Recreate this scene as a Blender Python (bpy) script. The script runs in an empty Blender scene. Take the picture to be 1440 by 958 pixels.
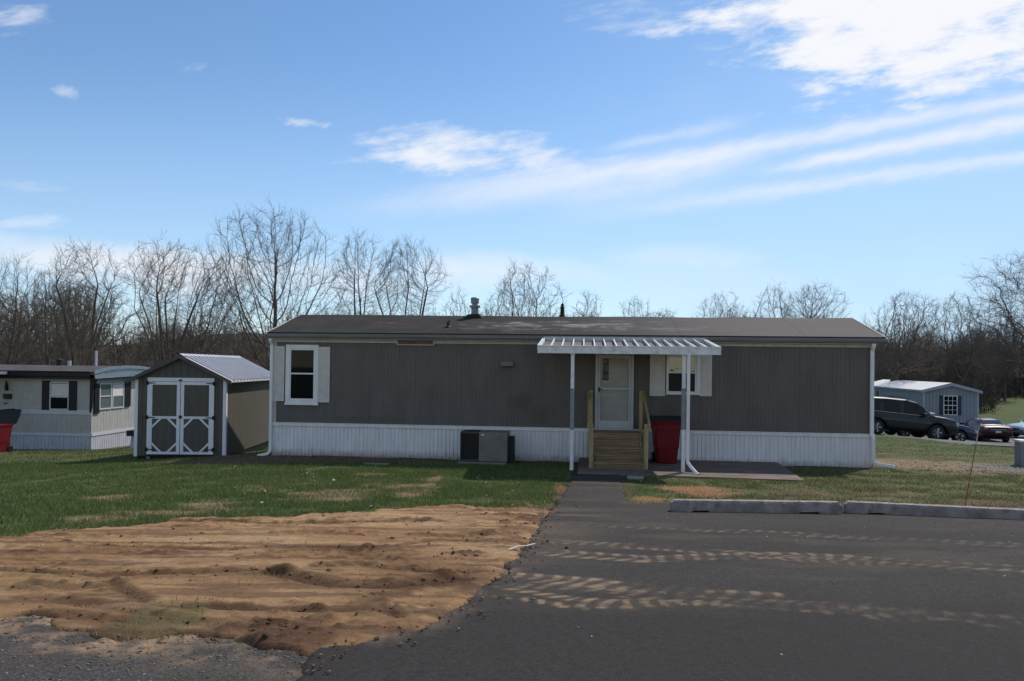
import bpy, bmesh, math, random
import numpy as np
from mathutils import Vector, Matrix
random.seed(7); RNG=np.random.default_rng(7)
S=bpy.context.scene; COL=S.collection
R_=math.radians
# ---------------------------------------------------------------- camera model
F_PX=1069.5; ROLL=.0124; PITCH=.0119; CY=503.3; H=2.433
def cam_basis():
    cp,sp=math.cos(PITCH),math.sin(PITCH); cr,sr=math.cos(ROLL),math.sin(ROLL)
    F=np.array([0,cp,sp]); U=np.array([0,-sp,cp]); R=np.array([1.,0,0])
    return cr*R+sr*U,-sr*R+cr*U,F
CR,CU,CF=cam_basis()
def ray(px,py): return CF+CR*(px-720)/F_PX-CU*(py-CY)/F_PX
def at(px,py,Y):                      # point of the sight line at world depth Y
    d=ray(px,py); t=Y/d[1]; return (d[0]*t,Y,H+d[2]*t)
# ---------------------------------------------------------------- terrain
CTRL=[(-40,-6,.9),(-15,-6,1.05),(0,-6,1.05),(15,-6,1.05),(40,-6,.9),
 (-12,4,.72),(-5,4,.78),(0,4,.78),(6,4,.78),(14,4,.76),
 (-13,10.9,.22),(-6,10.9,.33),(0,10.9,.35),(6,10.9,.35),(13,10.9,.33),
 (-13,16,-.06),(-6,16,.08),(0,16,.10),(6,16,.11),(12,16,.09),
 (-6.4,20.3,0),(-1,19.8,0),(4,19.3,.02),(9,18.8,.06),(13.7,20.6,-.05),(-9,20.9,-.18),(-12.5,21,-.34),(-7.9,24.5,-.35),
 (-20,22,-.62),(-30,22,-1.0),(-17.7,26,-.70),(-16.5,30,-1.04),(-30,32,-1.3),(-14,35,-1.1),
 (2,26,-.2),(9,25,-.12),(14,27,-.28),(17.3,36,-.56),(20,36.5,-.80),(24,38,-1.15),(30,48,-1.9),(31,56,-1.95),(37,47,-1.85),(18,30,-.42),(24,30,-.65),(30,34,-1.0),
 (40,34,-1.3),(0,42,-.9),(-20,60,-1.5),(0,62,-1.5),(45,70,-1.9),(75,80,-1.8),(45,100,-1.3),(75,128,-.6),(80,170,0),(0,128,-1),(-60,60,-1.6),(-60,120,-1),
 (-150,200,0),(0,200,0),(150,200,.6),(-150,0,0),(150,0,-1.5),(-300,400,2),(0,400,2),(300,400,2),(-300,0,0),(300,0,0)]
C_=np.array(CTRL,float)
def _tps(r2): return np.where(r2>1e-9,.5*r2*np.log(np.maximum(r2,1e-9)),0)
_n=len(C_); _K=_tps(((C_[:,None,:2]-C_[None,:,:2])**2).sum(-1))+np.eye(_n)*.4
_P=np.c_[np.ones(_n),C_[:,:2]]; _A=np.block([[_K,_P],[_P.T,np.zeros((3,3))]])
_w=np.linalg.solve(_A,np.r_[C_[:,2],0,0,0])
def T(x,y):
    x=np.asarray(x,float); y=np.asarray(y,float); sh=x.shape; x=x.ravel(); y=y.ravel(); out=np.empty(len(x))
    for i in range(0,len(x),50000):
        xs,ys=x[i:i+50000],y[i:i+50000]
        r2=(xs[:,None]-C_[None,:,0])**2+(ys[:,None]-C_[None,:,1])**2
        out[i:i+50000]=_tps(r2)@_w[:_n]+_w[_n]+_w[_n+1]*xs+_w[_n+2]*ys
    return out.reshape(sh)
def T1(x,y): return float(T(np.array([x]),np.array([y]))[0])
def hit(px,py):                       # where a sight line meets the ground
    d=ray(px,py); lo=1.0
    ts=np.concatenate([np.arange(1.5,40,.1),np.arange(40,260,1)])
    zz=H+d[2]*ts-T(d[0]*ts,d[1]*ts)
    k=np.argmax(zz<0) if (zz<0).any() else len(ts)-1
    if k==0: k=1
    a,b=zz[k-1],zz[k]; t=ts[k-1]+(ts[k]-ts[k-1])*a/(a-b) if a!=b else ts[k]
    return (d[0]*t,d[1]*t)
# ---------------------------------------------------------------- noise
_perm=np.random.default_rng(3).random((256,256))
def vnoise(x,y):
    xi=np.floor(x).astype(int); yi=np.floor(y).astype(int); fx=x-xi; fy=y-yi
    fx=fx*fx*(3-2*fx); fy=fy*fy*(3-2*fy); g=lambda a,b:_perm[a&255,b&255]
    return (g(xi,yi)*(1-fx)+g(xi+1,yi)*fx)*(1-fy)+(g(xi,yi+1)*(1-fx)+g(xi+1,yi+1)*fx)*fy
def fbm(x,y,o=4,g=.5):
    s=0;a=1;t=0
    for k in range(o):
        s=s+a*vnoise(x*2**k+17.3*k,y*2**k+9.1*k); t+=a; a*=g
    return s/t
def sstep(a,b,x): t=np.clip((x-a)/(b-a),0,1); return t*t*(3-2*t)
def sdpoly(P,x,y):                    # >0 inside
    P=np.array(P); n=len(P); d=np.full(x.shape,1e9); ins=np.zeros(x.shape,bool)
    for i in range(n):
        a=P[i];b=P[(i+1)%n]; e=b-a; L=max((e**2).sum(),1e-9)
        t=np.clip(((x-a[0])*e[0]+(y-a[1])*e[1])/L,0,1)
        d=np.minimum(d,np.hypot(x-a[0]-t*e[0],y-a[1]-t*e[1]))
        c=((a[1]>y)!=(b[1]>y)); 
        with np.errstate(divide='ignore',invalid='ignore'):
            ins^=c&(x<(b[0]-a[0])*(y-a[1])/(b[1]-a[1])+a[0])
    return np.where(ins,d,-d)
def dline(P,x,y):                     # distance to polyline and arc length
    P=np.array(P); d=np.full(x.shape,1e9); s=np.zeros(x.shape); side=np.zeros(x.shape); acc=0
    for a,b in zip(P[:-1],P[1:]):
        e=b-a; L=math.hypot(*e); t=np.clip(((x-a[0])*e[0]+(y-a[1])*e[1])/L**2,0,1)
        dd=np.hypot(x-a[0]-t*e[0],y-a[1]-t*e[1]); m=dd<d
        sg=np.sign(e[0]*(y-a[1])-e[1]*(x-a[0]))
        d=np.where(m,dd,d); s=np.where(m,acc+t*L,s); side=np.where(m,sg,side); acc+=L
    return d,s,side,acc
# ---------------------------------------------------------------- node helper
class N:
    def __init__(s,nt,sock): s.nt=nt; s.s=sock
    def _op(s,op,*a,clamp=False):
        n=s.nt.nodes.new('ShaderNodeMath'); n.operation=op; n.use_clamp=clamp
        for i,v in enumerate((s,)+a):
            if isinstance(v,N): s.nt.links.new(v.s,n.inputs[i])
            else: n.inputs[i].default_value=v
        return N(s.nt,n.outputs[0])
    def __add__(s,o): return s._op('ADD',o)
    __radd__=__add__
    def __mul__(s,o): return s._op('MULTIPLY',o)
    __rmul__=__mul__
    def __sub__(s,o): return s._op('SUBTRACT',o)
    def __rsub__(s,o): return (s*-1.0)+o
    def __truediv__(s,o): return s._op('DIVIDE',o)
    def abs(s): return s._op('ABSOLUTE')
    def clamp(s): return s._op('ADD',0.0,clamp=True)
    def pow(s,e): return s._op('POWER',e)
    def exp(s): return s._op('EXPONENT')
    def mx(s,o): return s._op('MAXIMUM',o)
    def mn(s,o): return s._op('MINIMUM',o)
    def step(s,a,b):
        n=s.nt.nodes.new('ShaderNodeMapRange'); n.interpolation_type='SMOOTHSTEP'
        s.nt.links.new(s.s,n.inputs['Value']); n.inputs['From Min'].default_value=a; n.inputs['From Max'].default_value=b
        return N(s.nt,n.outputs['Result'])
def noise(nt,vec,scale,detail=4,rough=.5,dim='3D',stretch=None):
    if stretch is not None:
        m=nt.nodes.new('ShaderNodeMapping'); m.inputs['Scale'].default_value=stretch
        nt.links.new(vec,m.inputs['Vector']); vec=m.outputs[0]
    n=nt.nodes.new('ShaderNodeTexNoise'); n.noise_dimensions=dim
    n.inputs['Scale'].default_value=scale; n.inputs['Detail'].default_value=detail; n.inputs['Roughness'].default_value=rough
    nt.links.new(vec,n.inputs['Vector']); return N(nt,n.outputs['Fac'])
def mixc(nt,f,a,b,blend='MIX'):
    n=nt.nodes.new('ShaderNodeMix'); n.data_type='RGBA'; n.blend_type=blend
    for i,v in ((0,f),(6,a),(7,b)):
        if isinstance(v,N): nt.links.new(v.s,n.inputs[i])
        elif hasattr(v,'is_linked'): nt.links.new(v,n.inputs[i])
        elif i==0: n.inputs[0].default_value=v
        else: n.inputs[i].default_value=(*v[:3],1)
    return n.outputs[2]
MATS={}
def base_mat(name):
    m=bpy.data.materials.new(name); m.use_nodes=True; nt=m.node_tree; b=nt.nodes['Principled BSDF']; MATS[name]=m
    tc=nt.nodes.new('ShaderNodeTexCoord'); return m,nt,b,tc.outputs['Object']
def bump(nt,b,h,strength=.3,dist=.02):
    n=nt.nodes.new('ShaderNodeBump'); n.inputs['Strength'].default_value=strength; n.inputs['Distance'].default_value=dist
    nt.links.new(h.s,n.inputs['Height']); nt.links.new(n.outputs[0],b.inputs['Normal'])
def mat(name,col,rough=.7,var=.15,scale=3,bmp=0,bscale=40,metal=0,spec=.22,stretch=None,dirt=0,dirtcol=(.12,.09,.06)):
    m,nt,b,v=base_mat(name)
    n=noise(nt,v,scale,5,.6,stretch=stretch)
    lo=[c*(1-var) for c in col]; hi=[min(c*(1+var),1) for c in col]
    c=mixc(nt,n.step(.3,.7),lo,hi)
    if dirt:
        d=noise(nt,v,scale*.6+1.3,6,.7).step(.5,.75)*dirt
        c=mixc(nt,d,c,dirtcol)
    nt.links.new(c,b.inputs['Base Color'])
    b.inputs['Roughness'].default_value=rough; b.inputs['Metallic'].default_value=metal
    b.inputs['Specular IOR Level'].default_value=spec
    if bmp: bump(nt,b,noise(nt,v,bscale,4,.6),bmp,.01)
    return m
# ---------------------------------------------------------------- mesh helpers
class MB:
    def __init__(s): s.v=[]; s.f=[]
    def raw(s,v,f):
        o=len(s.v); s.v+= [tuple(p) for p in v]; s.f+=[tuple(i+o for i in q) for q in f]; return s
    def box(s,x0,x1,y0,y1,z0,z1,c=0):
        if c<=0:
            return s.raw([(x0,y0,z0),(x1,y0,z0),(x1,y1,z0),(x0,y1,z0),(x0,y0,z1),(x1,y0,z1),(x1,y1,z1),(x0,y1,z1)],
              [(0,3,2,1),(4,5,6,7),(0,1,5,4),(1,2,6,5),(2,3,7,6),(3,0,4,7)])
        bm=bmesh.new(); bmesh.ops.create_cube(bm,size=1)
        for w in bm.verts: w.co=Vector(((x0+x1)/2+w.co.x*(x1-x0),(y0+y1)/2+w.co.y*(y1-y0),(z0+z1)/2+w.co.z*(z1-z0)))
        bmesh.ops.bevel(bm,geom=bm.edges[:],offset=c,segments=2,affect='EDGES',profile=.6)
        bm.verts.index_update(); s.raw([tuple(w.co) for w in bm.verts],[tuple(w.index for w in q.verts) for q in bm.faces]); bm.free(); return s
    def prism(s,poly,a0,a1,axis):      # extrude a 2D polygon along axis 0/1/2
        n=len(poly)
        def P(p,a): l=list(p); l.insert(axis,a); return tuple(l)
        v=[P(p,a0) for p in poly]+[P(p,a1) for p in poly]
        f=[tuple(range(n))[::-1],tuple(range(n,2*n))]+[(i,(i+1)%n,n+(i+1)%n,n+i) for i in range(n)]
        return s.raw(v,f)
    def cyl(s,p0,p1,r0,r1=None,n=12,cap=True):
        r1=r0 if r1 is None else r1; p0=Vector(p0);p1=Vector(p1);d=(p1-p0).normalized()
        a=d.orthogonal().normalized(); b=d.cross(a)
        v=[p0+(a*math.cos(t)+b*math.sin(t))*r0 for t in [2*math.pi*i/n for i in range(n)]]+[p1+(a*math.cos(t)+b*math.sin(t))*r1 for t in [2*math.pi*i/n for i in range(n)]]
        f=[(i,(i+1)%n,n+(i+1)%n,n+i) for i in range(n)]
        if cap: f+=[tuple(range(n))[::-1],tuple(range(n,2*n))]
        return s.raw(v,f)
    def tube(s,pts,hw,hd,up=(0,1,0)):  # rectangular tube through points (half width, half depth)
        pts=[Vector(p) for p in pts]; rings=[]
        for i,p in enumerate(pts):
            d=(pts[min(i+1,len(pts)-1)]-pts[max(i-1,0)]).normalized(); b=Vector(up); a=d.cross(b).normalized(); b=a.cross(d).normalized()
            rings.append([p+a*sx*hw+b*sy*hd for sx,sy in ((-1,-.7),(-.7,-1),(.7,-1),(1,-.7),(1,.7),(.7,1),(-.7,1),(-1,.7))])
        v=[q for r in rings for q in r]; m=8; f=[]
        for i in range(len(pts)-1):
            f+=[(i*m+k,i*m+(k+1)%m,(i+1)*m+(k+1)%m,(i+1)*m+k) for k in range(m)]
        f+=[tuple(range(m))[::-1],tuple(range((len(pts)-1)*m,len(pts)*m))]
        return s.raw(v,f)
    def build(s,name,m,parent=None,smooth=False,label=None):
        me=bpy.data.meshes.new(name); me.from_pydata(s.v,[],s.f); 
        bm=bmesh.new(); bm.from_mesh(me); bmesh.ops.recalc_face_normals(bm,faces=bm.faces[:]); bm.to_mesh(me); bm.free()
        me.materials.append(m)
        if smooth: me.polygons.foreach_set('use_smooth',[True]*len(me.polygons))
        o=bpy.data.objects.new(name,me); COL.objects.link(o)
        if parent is not None: o.parent=parent
        if label: o['label']=label
        return o
def np_mesh(name,V,Fc,m,attrs=None,smooth=True,parent=None):
    me=bpy.data.meshes.new(name); k=Fc.shape[1]
    me.vertices.add(len(V)); me.vertices.foreach_set('co',np.asarray(V,np.float32).ravel())
    me.loops.add(len(Fc)*k); me.loops.foreach_set('vertex_index',Fc.astype(np.int32).ravel())
    me.polygons.add(len(Fc)); me.polygons.foreach_set('loop_start',(np.arange(len(Fc))*k).astype(np.int32))
    me.polygons.foreach_set('use_smooth',np.full(len(Fc),smooth)); me.update(calc_edges=True)
    for an,av in (attrs or {}).items():
        if av.ndim==1:
            a=me.attributes.new(an,'FLOAT','POINT'); a.data.foreach_set('value',av.astype(np.float32))
        else:
            a=me.color_attributes.new(an,'FLOAT_COLOR','POINT'); a.data.foreach_set('color',np.c_[av,np.ones(len(av))].astype(np.float32).ravel())
    me.materials.append(m); o=bpy.data.objects.new(name,me); COL.objects.link(o)
    if parent is not None: o.parent=parent
    return o
def grid_faces(nx,ny):
    i=np.arange(nx-1)[:,None]*ny+np.arange(ny-1)[None,:]; i=i.ravel()
    return np.c_[i,i+ny,i+ny+1,i+1]
def tag(o,label=None,cat=None,group=None,kind=None):
    if label: o['label']=label
    if cat: o['category']=cat
    if group: o['group']=group
    if kind: o['kind']=kind
    return o
def thing(name,loc,rz=0,label=None,cat=None,group=None):
    o=bpy.data.objects.new(name,None); COL.objects.link(o); o.location=loc; o.rotation_euler=(0,0,rz); o.empty_display_size=.2
    return tag(o,label,cat,group)
def copy_tree(o,parent=None):
    c=o.copy(); COL.objects.link(c)
    if parent is not None: c.parent=parent
    for ch in list(o.children): copy_tree(ch,c)
    return c
def axis_pts(*segs):                  # (start,end,step) pieces
    out=[]
    for a,b,st in segs: out+=list(np.linspace(a,b,max(2,int(round((b-a)/st))+1))[:-1])
    return np.array(out+[segs[-1][1]])
# ---------------------------------------------------------------- camera, light, sky
cam=bpy.data.cameras.new('camera'); co=bpy.data.objects.new('camera',cam); COL.objects.link(co); S.camera=co
cam.sensor_width=36; cam.lens=F_PX/1440*36; cam.shift_y=(CY-479)/1440; cam.clip_end=3000; cam.clip_start=.1
co.matrix_world=Matrix(((CR[0],CU[0],-CF[0],0),(CR[1],CU[1],-CF[1],0),(CR[2],CU[2],-CF[2],H),(0,0,0,1)))
S.render.resolution_x=1024; S.render.resolution_y=681
SUNV=Vector((.56,.62,1)).normalized(); EL=math.asin(SUNV.z); AZ=math.atan2(SUNV.x,SUNV.y)
sl=bpy.data.lights.new('sun','SUN'); sl.energy=4.25; sl.angle=R_(.55); sl.color=(1,.94,.85)
so=bpy.data.objects.new('sun',sl); COL.objects.link(so); so.rotation_euler=SUNV.to_track_quat('Z','Y').to_euler()
S.view_settings.view_transform='Standard'; S.view_settings.look='None'; S.view_settings.exposure=0; S.view_settings.gamma=1
W=bpy.data.worlds.new('World'); S.world=W; W.use_nodes=True; nt=W.node_tree
bg=nt.nodes['Background']; bg.inputs['Strength'].default_value=.152
sky=nt.nodes.new('ShaderNodeTexSky'); sky.sky_type='NISHITA'; sky.sun_disc=False; sky.sun_elevation=EL; sky.sun_rotation=AZ
sky.altitude=900; sky.air_density=1.0; sky.dust_density=.0; sky.ozone_density=1.1
tc=nt.nodes.new('ShaderNodeTexCoord'); sep=nt.nodes.new('ShaderNodeSeparateXYZ'); nt.links.new(tc.outputs['Generated'],sep.inputs[0])
X,Y,Z=[N(nt,sep.outputs[i]) for i in range(3)]
Yp=Y.mx(.05); u=X/Yp; v=Z/Yp
def uv(px,py): d=ray(px,py); return d[0]/d[1],d[2]/d[1]
cmb=nt.nodes.new('ShaderNodeCombineXYZ'); nt.links.new(u.s,cmb.inputs[0]); nt.links.new(v.s,cmb.inputs[1]); UV=cmb.outputs[0]
def rotn(scale,ang,sx,sy,detail=6,rough=.6,off=0):
    m=nt.nodes.new('ShaderNodeMapping'); m.vector_type='TEXTURE' ; m.inputs['Rotation'].default_value=(0,0,ang); m.inputs['Scale'].default_value=(1/sx,1/sy,1); m.inputs['Location'].default_value=(off,off*.7,0)
    nt.links.new(UV,m.inputs['Vector']); n=nt.nodes.new('ShaderNodeTexNoise'); n.noise_dimensions='2D'
    n.inputs['Scale'].default_value=scale; n.inputs['Detail'].default_value=detail; n.inputs['Roughness'].default_value=rough
    nt.links.new(m.outputs[0],n.inputs['Vector']); return N(nt,n.outputs['Fac'])
nA=rotn(9,.18,1,3.4,8,.62); nB=rotn(26,.35,1,2.5,6,.6,3.1); nC=rotn(3.2,.1,1,2.2,5,.55,7.7)
def blob(px,py,rx,ry,ang=0):          # soft elliptical region of sky, pixels only used to read the direction
    a,b=uv(px,py); rx/=F_PX; ry/=F_PX; c,s_=math.cos(ang),math.sin(ang)
    du=u-a; dv=v-b; p=(du*c+dv*s_)/rx; q=(dv*c-du*s_)/ry
    return p*p+q*q
def cloud(px,py,rx,ry,ang,thr,soft,amp,n1=nA,w=.9):
    r=blob(px,py,rx,ry,ang); return ((1.0-r)*w+(n1-.5)*3.0).step(thr,thr+soft)*amp
masks=[cloud(1340,-50,370,175,.15,-.25,1.2,1.0,nA,1.3), cloud(1190,55,140,90,.8,.1,1.1,.85,nA), cloud(1360,105,280,44,.12,.2,1.2,.72,nA), cloud(1100,40,90,70,.5,.5,1.2,.4,nB),
  cloud(650,212,215,38,-.03,.05,1.4,.85,nA), cloud(590,225,70,22,-.3,.2,.9,.5,nB),
  cloud(20,28,80,34,-.15,.3,1.1,.5,nA), cloud(90,128,30,11,-.3,.1,1.5,.38,nB), cloud(432,175,44,10,-.1,.2,1.6,.5,nB), cloud(270,92,46,16,.2,.5,1.4,.28,nB),
  cloud(62,313,70,14,.05,.1,1.5,.5,nA), cloud(40,350,330,30,-.05,-.2,1.3,.72,nC), cloud(330,385,420,38,-.05,0,1.4,.7,nC), cloud(700,385,150,34,.0,.0,1.4,.62,nC),
  cloud(900,20,170,40,.0,.5,1.3,.45,nA), cloud(960,360,160,22,0,.4,1.3,.3,nC), cloud(40,262,120,14,-.08,.5,1.3,.25,nA), cloud(900,400,700,50,0,.3,1.6,.3,nC),cloud(1050,120,300,80,.1,.7,1.5,.25,nC)]
def trail(p0,p1,w0,w1,amp,fade0=.15,fade1=.02):
    a=uv(*p0); b=uv(*p1); dx,dy=b[0]-a[0],b[1]-a[1]; L=math.hypot(dx,dy); ex,ey=dx/L,dy/L
    s_=((u-a[0])*ex+(v-a[1])*ey)/L; t=((v-a[1])*ex-(u-a[0])*ey)+(nB-.5)*.012
    wd=(s_*(w1-w0)+w0).mx(1.0)*(1/F_PX)
    g=((t/wd)*(t/wd)*-1.0).exp()
    return g*s_.step(0,fade0)*(1.0-s_.step(1-fade1,1.0+.001))*amp*((nA-.5)*1.4+.95).clamp()
masks+=[trail((500,308),(1500,128),16,10,.62,.5,.01), trail((1030,250),(1500,160),8,15,.72,.3,.01), trail((720,318),(1500,212),14,9,.5,.5,.01), trail((740,285),(1120,205),26,22,.5,.4,.4),
  trail((420,300),(1000,240),14,30,.34,.4,.5), trail((820,215),(1080,165),5,12,.34,.3,.4), trail((560,275),(880,232),10,12,.3,.4,.3)]
mk=masks[0]
for q in masks[1:]: mk=1.0-((1.0-mk)*(1.0-q))
fill_clouds=noise(nt,tc.outputs['Generated'],2.6,7,.6,stretch=(1,1,2.2)).step(.41,.57)*Z.step(-.01,.05)*(1.0-Y.step(-.30,.02))*.36  # unseen clouds behind the camera, added to brighten the shaded sides
mk=(mk*Y.step(.0,.12)).mx(fill_clouds).clamp()
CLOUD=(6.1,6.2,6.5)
hsv=nt.nodes.new('ShaderNodeHueSaturation'); hsv.inputs['Saturation'].default_value=1.13; nt.links.new(sky.outputs[0],hsv.inputs['Color'])
veil=((1.0-v.step(.0,.42))*.55+(u.step(-.15,.75)*.42)).clamp()*Y.step(-.1,.15)*(nC*.5+.72).clamp()
skyv=mixc(nt,veil,hsv.outputs[0],(3.2,4.5,6.0))
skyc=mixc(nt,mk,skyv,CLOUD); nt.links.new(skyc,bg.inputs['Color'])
# ================================================================ THE GROUND
px2=lambda L:[hit(*p) for p in L]
LOT=px2([(805,667),(797,690),(778,712),(757,742),(738,772),(700,811),(647,859),(583,891),(510,905.5),(447,914),(432,936),(420,957)])
LOT=LOT+[(-1.1,0),(22,0),(22,10.2),(14.5,10.6)]+px2([(1440,716),(1300,712),(1190,708.5),(1060,708),(947,708),(905,711),(882,709),(877,700),(876,682),(876,667)])
ROAD=[(-22,-2),(.6,-2),(.6,4.0)]+px2([(455,925),(430,914),(300,901),(180,889),(60,877),(0,868)])+[(-22,hit(0,868)[1]+.3)]
DIRT=px2([(0,757),(100,749),(180,742),(260,734),(330,729),(420,728),(520,722),(590,715),(640,711),(700,715),(748,712),(775,716)])+px2([(770,745),(745,785),(700,835),(640,880),(560,915),(440,935),(300,915),(180,900),(60,890),(0,885)])+[(-17,hit(0,872)[1]),(-17,hit(0,757)[1]+.2)]
def dirt_sd(x,y): return sdpoly(DIRT,x,y)+(fbm(x*.9+3,y*1.6,4)-.5)*(.35+.75*sstep(6,9,y))+(fbm(x*5,y*8,3)-.5)*.34
def ellw(px,py,rx,ry):                # world ellipse under a patch of ground
    c=hit(px,py); a=hit(px+rx,py); b=hit(px,py-ry); d=hit(px,py+ry)
    return (c[0],c[1],abs(a[0]-c[0]),max(abs(b[1]-d[1])/2,.05))
def patch(e,x,y,ns=1.6,am=.9):
    r=((x-e[0])/e[2])**2+((y-e[1])/e[3])**2
    return sstep(1.15,.35,r+ (fbm(x*ns+e[0],y*ns*1.6,4)-.5)*2*am+(fbm(x*9,y*12,3)-.5)*1.3)
BARE=[ellw(610,676,13,9),ellw(470,697,75,10),ellw(585,694,40,6),ellw(300,712,60,7),ellw(130,730,60,6),ellw(230,722,70,5),ellw(370,690,30,4),ellw(560,684,70,4),
      ellw(165,700,50,4),ellw(520,668,30,3)]
ORANGE=[ellw(985,690,62,9),ellw(915,703,30,5),ellw(790,690,9,12)]
STRIP=[ellw(1330,655,95,9),ellw(1250,652,40,6),ellw(1440,663,60,7)]
SOIL=[ellw(1390,709,60,5),ellw(1150,694,70,5),ellw(1260,697,40,4),ellw(1440,712,60,4)]
GRAV=[ellw(1450,660,70,8)]
HX0,HY0,HYAW,HL,HWID=-6.385,20.283,-.0946,15.413,4.268
hc,hs=math.cos(HYAW),math.sin(HYAW)
def h2w(a,b): return (HX0+a*hc-b*hs,HY0+a*hs+b*hc)
def w2h(x,y): dx=x-HX0; dy=y-HY0; return dx*hc+dy*hs,-dx*hs+dy*hc
def ground_color(x,y):
    n1=fbm(x*.35,y*.35,4); n2=fbm(x*1.7+5,y*2.2,4); n3=fbm(x*6,y*9,3)
    green=np.array([.060,.088,.024]); green2=np.array([.095,.120,.036]); tan=np.array([.17,.135,.070]); dry=np.array([.115,.105,.045])
    soil=np.array([.085,.052,.033]); dirt=np.array([.30,.190,.105]); org=np.array([.26,.135,.066]); grav=np.array([.17,.155,.14])
    g=green+(green2-green)*sstep(.35,.65,n1*.5+n2*.5)[:,None]
    mixv=lambda a,b,m: a+(b-a)*m[:,None]
    # right-hand lawn and the far left corner are drier
    dryw=np.clip(sstep(2.2,5,x)*sstep(30,22,y)*.75+sstep(19.5,22,y)*sstep(-7,-10,x)*.55,0,1)*(.55+.7*n2)
    g=mixv(g,dry,np.clip(dryw,0,1)); g=mixv(g,tan,sstep(.56,.72,n2)*.35*np.ones_like(x))
    far=sstep(24,34,y); ff=np.array([.075,.095,.030]); g=mixv(g,ff+0*g,far*.8*sstep(.2,.6,n1+.2))
    bare=np.zeros_like(x)
    for L,c,a in ((BARE,(.24,.16,.095),.85),(ORANGE,org,1),(STRIP,(.24,.165,.10),.95),(SOIL,(.13,.08,.05),.75),(GRAV,grav,.9)):
        for e in L:
            m=patch(e,x,y)*a; bare=np.maximum(bare,m); g=mixv(g,np.array(c)+0*g,m)
    hu,hv=w2h(x,y); dp=2.2-.30*np.clip(hu,0,6); m=sstep(-.25,.15,hv+dp+(n2-.5)*.9)*sstep(-2.8,-1.6,hu)*sstep(7.6,5.5,hu)*sstep(2.4,1.6,hv); 
    g=mixv(g,np.array((.16,.098,.066))+0*g,m); bare=np.maximum(bare,m)
    m2=sstep(.9,-.1,np.abs(hv+.0)-.1)*sstep(-.6,-.1,hv)*sstep(-.5,0,hu)*sstep(16,15.4,hu); g=mixv(g,soil+0*g,m2); bare=np.maximum(bare,m2)
    ed=sdpoly(LOT,x,y); m=sstep(.28,.0,-ed+(n2-.5)*.25)*sstep(15.8,15.5,y+0*x)*.9; m=np.where(ed>-.6,m,0); g=mixv(g,soil*1.3+0*g,m*.8); bare=np.maximum(bare,m)
    sdD=dirt_sd(x,y); m=sstep(-.25,.1,sdD); g=mixv(g,dirt*.85+0*g,m); bare=np.maximum(bare,m)
    g=g*(.66+.30*n3)[:,None]
    return g,bare
gx=axis_pts((-320,-80,8),(-80,-24,1.6),(-24,-14,.25),(-14,14,.11),(14,24,.25),(24,80,1.5),(80,320,8))
gy=axis_pts((-40,0,2),(0,7.5,.5),(7.5,24,.11),(24,45,.5),(45,140,2),(140,420,8))
GXm,GYm=[a.ravel() for a in np.meshgrid(gx,gy,indexing='ij')]
GZ=T(GXm,GYm); nearm=((GYm>7.6)&(GYm<26)&(np.abs(GXm)<20))
gcol,gbare=ground_color(GXm,GYm)
GZ=GZ+np.where(nearm,(fbm(GXm*2.2,GYm*2.2,4)-.5)*.05*(.5+gbare),0)
sl_=sdpoly(LOT,GXm,GYm); GZ=GZ-.03*sstep(-.02,.1,sl_)-.02*sstep(-.3,.1,sdpoly(DIRT,GXm,GYm))-.05*sstep(-.05,.2,sdpoly(ROAD,GXm,GYm))
def ground_mat(name,attr,var=.35,scale=9,bst=.5,rough=.95,bdist=.03):
    m,nt,b,v=base_mat(name); a=nt.nodes.new('ShaderNodeAttribute'); a.attribute_name=attr
    n=noise(nt,v,scale,8,.7); n2=noise(nt,v,scale*7,4,.7)
    k=(n*.6+n2*.4).step(.28,.72)*(2*var)+(1-var)
    g=nt.nodes.new('ShaderNodeCombineColor'); [nt.links.new(k.s,g.inputs[i]) for i in range(3)]
    c=mixc(nt,1.0,a.outputs['Color'],g.outputs[0],'MULTIPLY'); nt.links.new(c,b.inputs['Base Color'])
    b.inputs['Roughness'].default_value=rough; b.inputs['Specular IOR Level'].default_value=.15
    bump(nt,b,n*.5+n2*.5,bst,bdist); return m
mg=ground_mat('ground_soil_and_turf','tint')
ground=np_mesh('ground',np.c_[GXm,GYm,GZ],grid_faces(len(gx),len(gy)),mg,{'tint':gcol}); tag(ground,'lawn and bare soil sloping down to the mobile home',kind='structure')

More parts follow.
